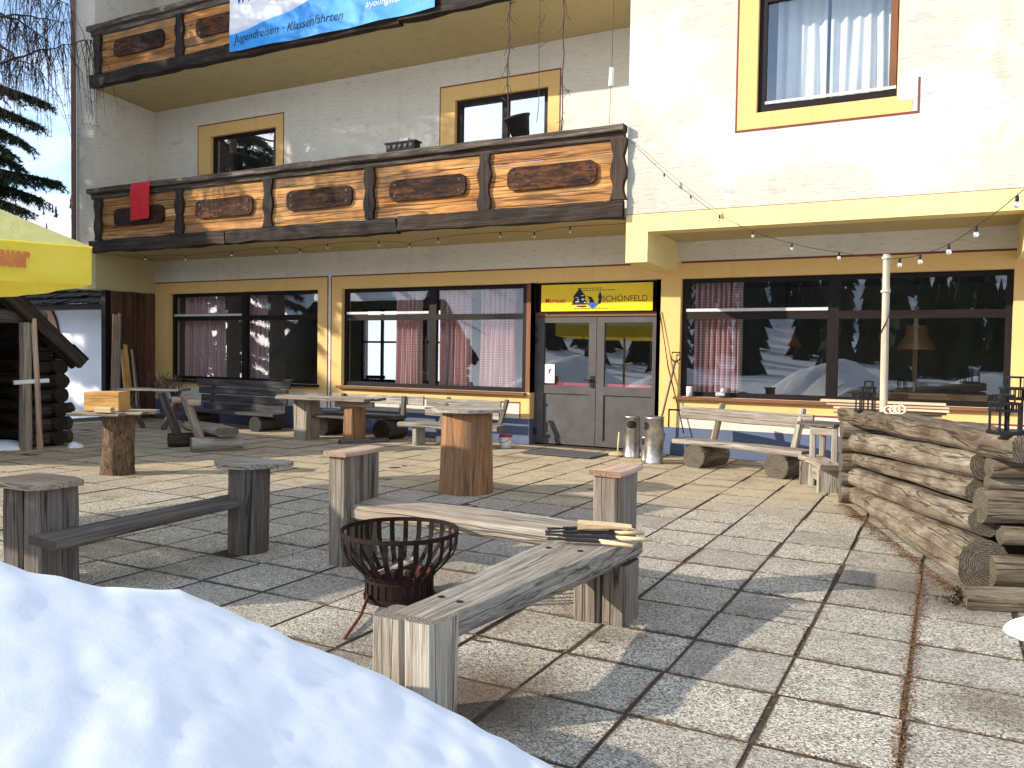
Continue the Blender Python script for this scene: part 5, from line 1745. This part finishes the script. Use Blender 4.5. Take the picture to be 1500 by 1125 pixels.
w = MB(); beam(w, (HX + .20, 7.36, 0), (HX + .20, 7.36, 1.86), .13, .12, (1, 0, 0), segs=4, j=.008); w.build('door_post', M['greywarm'], hut)
w = MB(); box(w, (-15.9, 5.0, -.03), (-12.2, 7.9, .02)); w.build('floor', M['floor'], hut)
w = MB(); log(w, (HX + .32, 7.50, 0), (HX + .30, 7.43, 1.92), .042, .036, n=10, segs=8, j=.10)
tag(w.build('leaning_pole', M['cap'], None, (HX + .22, 7.5, 0)), 'pale barkless pole leaning beside the hut door post', 'pole')
w = MB(); beam(w, F(14, 560, 7.2) + V((.1, 0, 0)), F(65, 557, 7.62) + V((.1, 0, 0)), .10, .06, segs=3, j=.004)
tag(w.build('shelf_board', M['white'], None, (-11.8, 7.4, 1.0)), 'white painted board fixed crosswise at the hut doorway', 'board')

# ------------------------------------------------------------------ annex behind the hut
ax_ = thing('annex_building', 'white rendered annex with dark shake eave and a peach arched niche behind the hut', 'building', (-18.5, 13.2, 0))
w = MB(); wall_y(w, -24, -15.98, -.05, 3.0, 13.2, .3); w.build('wall', M['annexwall'], ax_)
w = MB()
for k in range(46):
    x = -24 + k * .185
    for r_ in range(3):
        y = 12.35 + r_ * .32; z = 2.55 + r_ * .17
        beam(w, (x + .09 + .07 * (r_ % 2), y - .06 + R.uniform(-.03, .03), z + R.uniform(-.02, .02)), (x + .09 + .07 * (r_ % 2), y + .50, z + .19), .178, .035, segs=1, j=0, r=.004)
w.build('roof', M['shake'], ax_)
w = MB()
for x in (-23, -21, -19, -17, -16.1): beam(w, (x, 12.40, 2.50), (x, 13.19, 2.86), .12, .12, segs=1, j=0)
beam(w, (-24, 12.45, 2.46), (-16.0, 12.45, 2.46), .12, .14, segs=4, j=.005)
w.build('rafter', M['darkwood'], ax_)
c = F(58, 500, 13.19)
w = MB(); poly = [(c.x + .80 * math.cos(a), 13.192, c.z + .98 * math.sin(a)) for a in [pi * k / 24 for k in range(25)]] + [(c.x - .80, 13.192, .3), (c.x + .80, 13.192, .3)]
extrude(w, poly[::-1], (0, -.012, 0)); w.build('niche', M['peach'], ax_)
w = MB(); tube(w, [(c.x + .83 * math.cos(a), 13.18, c.z + 1.01 * math.sin(a)) for a in [pi * k / 24 for k in range(25)]], .030, 6); w.build('niche_rim', M['redline'], ax_)

# things leaning and lying before the boarding
def SXp(x, y, X):
    d = ray(x, y); return V((0, 0, H)) + d * (X / d.x)


w = MB(); a = SXp(166, 617, -15.0); b = SXp(170, 461, -15.25)
beam(w, V((a.x, a.y, 0)), b, .16, .03, (1, 0, 0), segs=3, j=.004); tag(w.build('leaning_board', M['cap'], None, (a.x, a.y, 0)), 'wide pinkish board standing against the end of the boarding', 'board', 'boards leaning on the boarding')
w = MB(); a = SXp(173, 617, -14.9); b = SXp(175, 459, -15.2)
beam(w, V((a.x, a.y, 0)), b, .05, .05, (1, 0, 0), segs=3, j=.003); tag(w.build('leaning_batten', M['grey'], None, (a.x, a.y, 0)), 'thin pale grey batten standing upright by the wide pinkish board', 'batten', 'boards leaning on the boarding')
for i, (xa, xb, yt, m_) in enumerate(((190, 178, 512, 'golden'), (196, 183, 505, 'golden'), (203, 193, 512, 'cap'))):
    a = SXp(xa, 622, -14.4); b = SXp(xb, yt, -15.25)
    w = MB(); beam(w, V((a.x, a.y, 0)), b, .10 if i < 2 else .05, .025, (1, 0, 0), segs=3, j=.004)
    tag(w.build('leaning_board', M[m_], None, (a.x, a.y, 0)), ('left golden board leaning askew against the boarding', 'right golden board leaning askew against the boarding', 'narrow pinkish lath leaning right of the golden boards')[i], 'board', 'boards leaning on the boarding')
w = MB(); a = SXp(208, 622, -14.0); b = SXp(196, 520, -15.2); tube(w, [V((a.x, a.y, 0)), b], .014, 6)
tag(w.build('leaning_rod', M['greydark'], None, (a.x, a.y, 0)), 'thin dark rod leaning right of the boards', 'rod')

t = thing('work_table', 'rough grey trestle table in shade before the boarding', 'table', (-13.2, 10.6, 0))
o_ = V((-13.25, 10.6, .74))
sx = V((.884, .467, 0)); sy_ = V((-.467, .884, 0))
w = MB()
for k in (-.2, 0, .2): beam(w, o_ - sx * .55 + sy_ * k, o_ + sx * .62 + sy_ * k, .19, .04, segs=3, j=.005)
w.build('tabletop', M['grey'], t)
for s_ in (-.40, .45):
    for k in (-1, 1):
        w = MB(); log(w, o_ + sx * (s_ - .12 * k) + sy_ * .12 * k + V((0, 0, -.02)), o_ + sx * (s_ + .14 * k) + sy_ * .22 * k + V((0, 0, -.74)), .045, .05, n=8, segs=3, j=.05); w.build('leg', M['greydark'], t)
w = MB(); beam(w, o_ - sx * .5 - V((0, 0, .45)), o_ + sx * .6 - V((0, 0, .45)), .05, .04, segs=2); w.build('stretcher', M['greydark'], t)
t = MB(); c = o_ + sx * .25 + V((0, 0, .03))
for i in range(60):
    a = c + V((R.uniform(-.32, .32), R.uniform(-.2, .2), 0)); e = a + V((R.uniform(-.25, .25), R.uniform(-.15, .15), R.uniform(.05, .30)))
    tube(t, [a, (a + e) / 2 + V((0, 0, R.uniform(0, .12))), e], .006, 4)
tag(t.build('twig_bundle', M['twig'], None, c), 'dark tangle of twigs heaped on the shaded trestle table', 'twigs')


# ------------------------------------------------------------------ trees
def bough(wn, wt, p0, d, L, droop, dens=1.0, nl=.045):
    d = V(d).normalized(); side = V((-d.y, d.x, 0)).normalized()
    pts = []
    for i in range(11):
        v = i / 10
        pts.append(p0 + d * (L * v) + V((0, 0, -droop * v * v + .18 * droop * max(0, v - .7) * 3)) + side * (.05 * math.sin(v * 5 + p0.z)))
    tube(wt, pts, .022 * L / 2 + .006, 5, r1=.004)
    nt_ = int(26 * L * dens)
    for i in range(nt_):
        v = .10 + .90 * (i + R.random()) / nt_
        k = v * 10; a = min(9, int(k)); p = pts[a].lerp(pts[a + 1], k - a)
        s_ = 1 if i % 2 else -1
        ln = (.16 + .42 * (1 - v)) * R.uniform(.6, 1.15) * min(1.3, L / 1.8)
        td = (d * R.uniform(.45, 1.0) + side * s_ * R.uniform(.5, 1) + V((0, 0, R.uniform(-.9, -.05)))).normalized()
        q = p + td * ln + V((0, 0, -.06))
        tube(wt, [p, q], .004, 3)
        nn = max(4, int(ln / .016 * dens))
        for m in range(nn):
            f = (m + R.random()) / nn
            c = p.lerp(q, f)
            ndir = (td * .6 + V((R.uniform(-1, 1), R.uniform(-1, 1), R.uniform(-1, .7)))).normalized()
            pr = ndir.cross(V((R.random(), R.random(), R.random() + .1))).normalized() * .006 * (nl / .045)
            e = c + ndir * nl * R.uniform(.7, 1.3)
            wn.add([c - pr, c + pr, e], [(0, 1, 2)])


def spruce(base, h, rad, label, special=(), dens=.5, nb=60, zmin=1.5, nl=.08, group='conifers beside the terrace'):
    t = thing('spruce_tree', label, 'tree', base, group)
    b = V(base)
    w = MB(); log(w, b - V((0, 0, .3)), b + V((0, 0, h)), .2, .02, n=12, segs=14, j=.03); w.build('trunk', M['bark'], t)
    wn, wt = MB(), MB()
    for i in range(nb):
        z = zmin + (h - zmin) * (i / nb) ** 1.0
        a = i * 2.4 + R.uniform(-.3, .3); L_ = rad * (1 - (z - zmin) / (h - zmin)) ** .8 * R.uniform(.75, 1.1) + .15
        bough(wn, wt, b + V((0, 0, z)), (math.cos(a), math.sin(a), .05), L_, .35 * L_, dens, nl)
    for (p0, p1, dr, de, n_) in special:
        bough(wn, wt, V(p0), V(p1) - V(p0), (V(p1) - V(p0)).length, dr, de, n_)
    wn.build('crown', M['needle'], t); wt.build('branch', M['twig'], t)
    return t


def PX(x, y, ratio_y):      # a point on a sight line at depth Y
    return F(x, y, ratio_y)


sp0 = V((-17.6, 8.3, 0))
sp = []
for (xt, yt, Y, z0, dr) in ((72, 136, 9.6, 6.9, .5), (60, 165, 9.2, 6.6, .6), (45, 190, 9.0, 6.4, .7), (34, 228, 8.9, 6.0, .5), (20, 205, 8.7, 6.3, .6), (90, 256, 9.7, 5.1, .35), (62, 275, 9.3, 5.0, .5), (40, 292, 9.0, 4.8, .5), (30, 250, 8.8, 5.2, .3)):
    e = PX(xt, yt, Y); sp.append((sp0 + V((0, 0, z0)), (e.x, e.y, e.z + dr * .45), dr, 2.6, .075))
spruce(sp0, 13, 2.0, 'dark spruce whose boughs reach into the picture at upper left', sp, .45, 46, 3.4, .09)

lt = thing('larch_tree', 'bare larch with fine hanging twigs against the sky at upper left', 'tree', (-17.8, 6.4, 0))
b = V((-17.8, 6.4, 0))
w = MB(); log(w, b - V((0, 0, .3)), b + V((.3, .2, 17)), .26, .03, n=12, segs=16, j=.03); w.build('trunk', M['bark'], lt)
wt = MB(); wn = MB()


def larch_branch(p0, p1, rise, tw, tl, r=.03):
    p0, p1 = V(p0), V(p1)
    n = 12
    sd = rnd3(40)
    pts = [p0.lerp(p1, i / n) + V((0, 0, rise * math.sin(pi * i / n))) + mn.noise_vector(V((i * .5, 0, 0)) + sd) * .10 * (i > 0) for i in range(n + 1)]
    tube(wt, pts, r, 5, r1=.006)
    for i in range(tw):
        k = R.uniform(.12, 1) * n; a = min(n - 1, int(k)); p = pts[a].lerp(pts[a + 1], k - a)
        ln = tl * R.uniform(.35, 1.1)
        side = V((R.uniform(-.5, .5), R.uniform(-.5, .5), 0))
        q1 = p + side * ln * .45 - V((0, 0, ln * .35)); q2 = p + side * ln * .7 - V((0, 0, ln)); 
        q1 += rnd3(.03)
        tube(wt, [p, q1, q2], .0085, 3, r1=.003)
        for m in range(5):
            f = R.random(); c = p.lerp(q1, f * 2) if f < .5 else q1.lerp(q2, f * 2 - 1)
            e = c + V((R.uniform(-.16, .16), R.uniform(-.16, .16), R.uniform(-.26, .04)))
            tube(wt, [c, e], .0042, 3, r1=.002)
            wn.add([c + V((-.008, 0, 0)), c + V((.008, 0, .004)), c + V((0, .006, .018))], [(0, 1, 2)])
        


for (pts_) in (((-20, 101), (112, 62), 8.6, 9.5, 5.4, 40, 1.3), ((-20, 8), (70, 62), 8.5, 9.2, 6.6, 34, 1.2), ((-20, -40), (100, 5), 8.5, 9.5, 7.2, 40, 1.3),
               ((-20, 60), (60, 110), 8.4, 9.0, 6.0, 26, 1.1), ((-20, -90), (105, -50), 8.6, 9.6, 8.0, 44, 1.6), ((-30, 30), (96, 28), 8.4, 9.4, 7.0, 38, 1.2)):
    (xa, ya), (xb, yb), Ya, Yb_, z0, n_, tl_ = pts_
    a, e = PX(xa, ya, Ya), PX(xb, yb, Yb_)
    larch_branch(b + V((.1, .1, z0 - .6)), a, .1, 6, .8, .05)
    larch_branch(a, e, .05, n_, tl_, .028)
e1, e2 = PX(112, 62, 9.5), PX(141, 58, 9.9)
larch_branch(e1, e2, .02, 14, 1.5, .012)
for i in range(34):
    z = 7.4 + 9 * i / 34; a = i * 2.4; L_ = 3.8 * (1 - (z - 7) / 11) ** .7 + .3
    # long limbs reach out towards the house
    dv = V((math.cos(a), math.sin(a), 0))
    larch_branch(b + V((.2, .1, z)), b + dv * L_ + V((.2, .1, z - .15)), .25, 24, 1.1, .03)
for i in range(30):
    z = 9.0 + 2.3 * R.random(); a = math.radians(-47 + R.uniform(-48, 48)); L_ = R.uniform(2.2, 5.0)
    dv = V((math.cos(a), math.sin(a), 0))
    larch_branch(b + V((.2, .1, z)), b + dv * L_ + V((.2, .1, z - .25)), .3, 46, 1.0, .035)
wt.build('branch', M['twig'], lt); wn.build('buds', M['twig'], lt)

# conifers outside the picture that shade the left of the house
spruce((-26.1, .85, 0), 26, 4.2, 'tall spruce beyond the hut shading the left windows', (), .8, 150, 1.0, .22)
spruce((-28.3, 3.5, 0), 24, 4.2, 'spruce furthest left beyond the hut', (), .75, 130, 1.0, .22)


# far wood: one mass of conifers on the slopes
def conifer(mb, p, h):
    sd = R.random() * 100
    m = 8
    for k in range(m):
        z0 = h * (.06 + .88 * k / m); z1 = min(h, z0 + h * .26)
        r = h * .135 * (1 - k / m) ** .85 + h * .012
        n = 8; vs = [V((p[0], p[1], p[2] + z1))]
        for q in range(n):
            a = 2 * pi * q / n + k * 1.3
            rr = r * (1 + .6 * mn.noise(V((q * 1.7, k * 3.1, sd)))) * (1.12 if q % 2 else .62)
            vs.append(V((p[0] + rr * math.cos(a), p[1] + rr * math.sin(a), p[2] + z0 - .03 * h * (q % 2))))
        mb.add(vs, [(0, 1 + q, 1 + (q + 1) % n) for q in range(n)])
    tr = h * .012
    mb.add([V((p[0] + tr * math.cos(a), p[1] + tr * math.sin(a), p[2] + z)) for z in (0, h * .3) for a in (0, 2.1, 4.2)], [(0, 1, 4, 3), (1, 2, 5, 4), (2, 0, 3, 5)])


w = MB()
for i in range(2200):
    th = R.uniform(172, 372); r = R.uniform(120, 400)
    x, y = r * math.cos(math.radians(th)), 6 + r * math.sin(math.radians(th))
    if mn.noise(V((x * .018, y * .018, 7))) < -.08 + .0005 * r - .1: continue
    if 200 < th < 238 and r < 120: continue
    conifer(w, (x, y, hill_h(x, y) - .3), R.uniform(7, 15))
for i in range(230):
    th = R.uniform(239, 300); r = R.uniform(48, 150)
    x, y = r * math.cos(math.radians(th)), 6 + r * math.sin(math.radians(th))
    if mn.noise(V((x * .035, y * .035, 3))) < .02: continue
    conifer(w, (x, y, hill_h(x, y) - .3), R.uniform(7, 14))
tag(w.build('far_forest', M['needlefar']), 'dark conifer wood on the snowy slopes', kind='stuff')
for (px_, py_, h, dist) in ((58, 302, 6, 0), (64, 308, 5, 0), (77, 306, 6, 0), (82, 314, 8, 0), (68, 331, 4, 0), (104, 300, 9, 0), (107, 316, 11, 0), (73, 300, 5, 0)):
    d = ray(px_, py_ + 6); d2_ = V((d.x, d.y)).normalized()
    # walk out along the sight line until it meets the slope
    tt = 60
    while tt < 700:
        p = V((0, 0, H)) + d * tt
        if p.z <= hill_h(p.x, p.y): break
        tt += 2
    w = MB(); conifer(w, (0, 0, 0), h * .5)
    o = w.build('far_conifer', M['needlefar'], None)
    o.location = (p.x, p.y, hill_h(p.x, p.y) - .2)
    tag(o, 'dark conifer standing on the far snow slope beside the hotel wall', 'tree', 'conifers on the far slope')

# ------------------------------------------------------------------ light
AZ, EL = math.radians(43), math.radians(24)
sun = bpy.data.lights.new('sun', 'SUN')
so = bpy.data.objects.new('sun', sun)
COL.objects.link(so)
sun.energy = 3.1; sun.angle = math.radians(.55); sun.color = (1, .91, .78)
so.rotation_euler = V((math.cos(AZ) * math.cos(EL), math.sin(AZ) * math.cos(EL), -math.sin(EL))).to_track_quat('-Z', 'Y').to_euler()
wd = bpy.data.worlds.new("World")
S.world = wd
wd.use_nodes = True
nt_ = wd.node_tree
sk = nt_.nodes.new('ShaderNodeTexSky')
sk.sky_type = 'NISHITA'; sk.sun_disc = False
sk.sun_elevation = EL
sk.sun_rotation = math.atan2(-math.cos(AZ), -math.sin(AZ))
sk.altitude = 1500; sk.air_density = 1.0; sk.dust_density = 1.6; sk.ozone_density = 1.0
tc = nt_.nodes.new('ShaderNodeTexCoord')
mp = nt_.nodes.new('ShaderNodeMapping'); mp.inputs['Scale'].default_value = (1.6, 1.6, 4.2)
nt_.links.new(tc.outputs['Generated'], mp.inputs[0])
cn = nt_.nodes.new('ShaderNodeTexNoise'); cn.inputs['Scale'].default_value = 1.5; cn.inputs['Detail'].default_value = 7; cn.inputs['Roughness'].default_value = .55
nt_.links.new(mp.outputs[0], cn.inputs[0])
rp = nt_.nodes.new('ShaderNodeValToRGB')
rp.color_ramp.elements[0].position = .40; rp.color_ramp.elements[1].position = .60
nt_.links.new(cn.outputs[0], rp.inputs[0])
mx = nt_.nodes.new('ShaderNodeMix'); mx.data_type = 'RGBA'
sxyz = nt_.nodes.new('ShaderNodeSeparateXYZ'); nt_.links.new(tc.outputs['Generated'], sxyz.inputs[0])
hm = nt_.nodes.new('ShaderNodeMapRange'); nt_.links.new(sxyz.outputs[2], hm.inputs[0])
hm.inputs[1].default_value = .18; hm.inputs[2].default_value = .62; hm.inputs[3].default_value = 1; hm.inputs[4].default_value = .5
mm = nt_.nodes.new('ShaderNodeMath'); mm.operation = 'MULTIPLY'; nt_.links.new(rp.outputs[0], mm.inputs[0]); nt_.links.new(hm.outputs[0], mm.inputs[1])
nt_.links.new(mm.outputs[0], mx.inputs[0]); nt_.links.new(sk.outputs[0], mx.inputs[6]); mx.inputs[7].default_value = (5.6, 5.8, 6.1, 1)
bgn = nt_.nodes['Background']
nt_.links.new(mx.outputs[2], bgn.inputs[0])
bgn.inputs[1].default_value = .15

S.view_settings.view_transform = 'Standard'
S.view_settings.look = 'None'
S.view_settings.exposure = 1.06
S.view_settings.gamma = 1
S.cycles.max_bounces = 8
S.cycles.transparent_max_bounces = 12
S.cycles.use_denoising = True
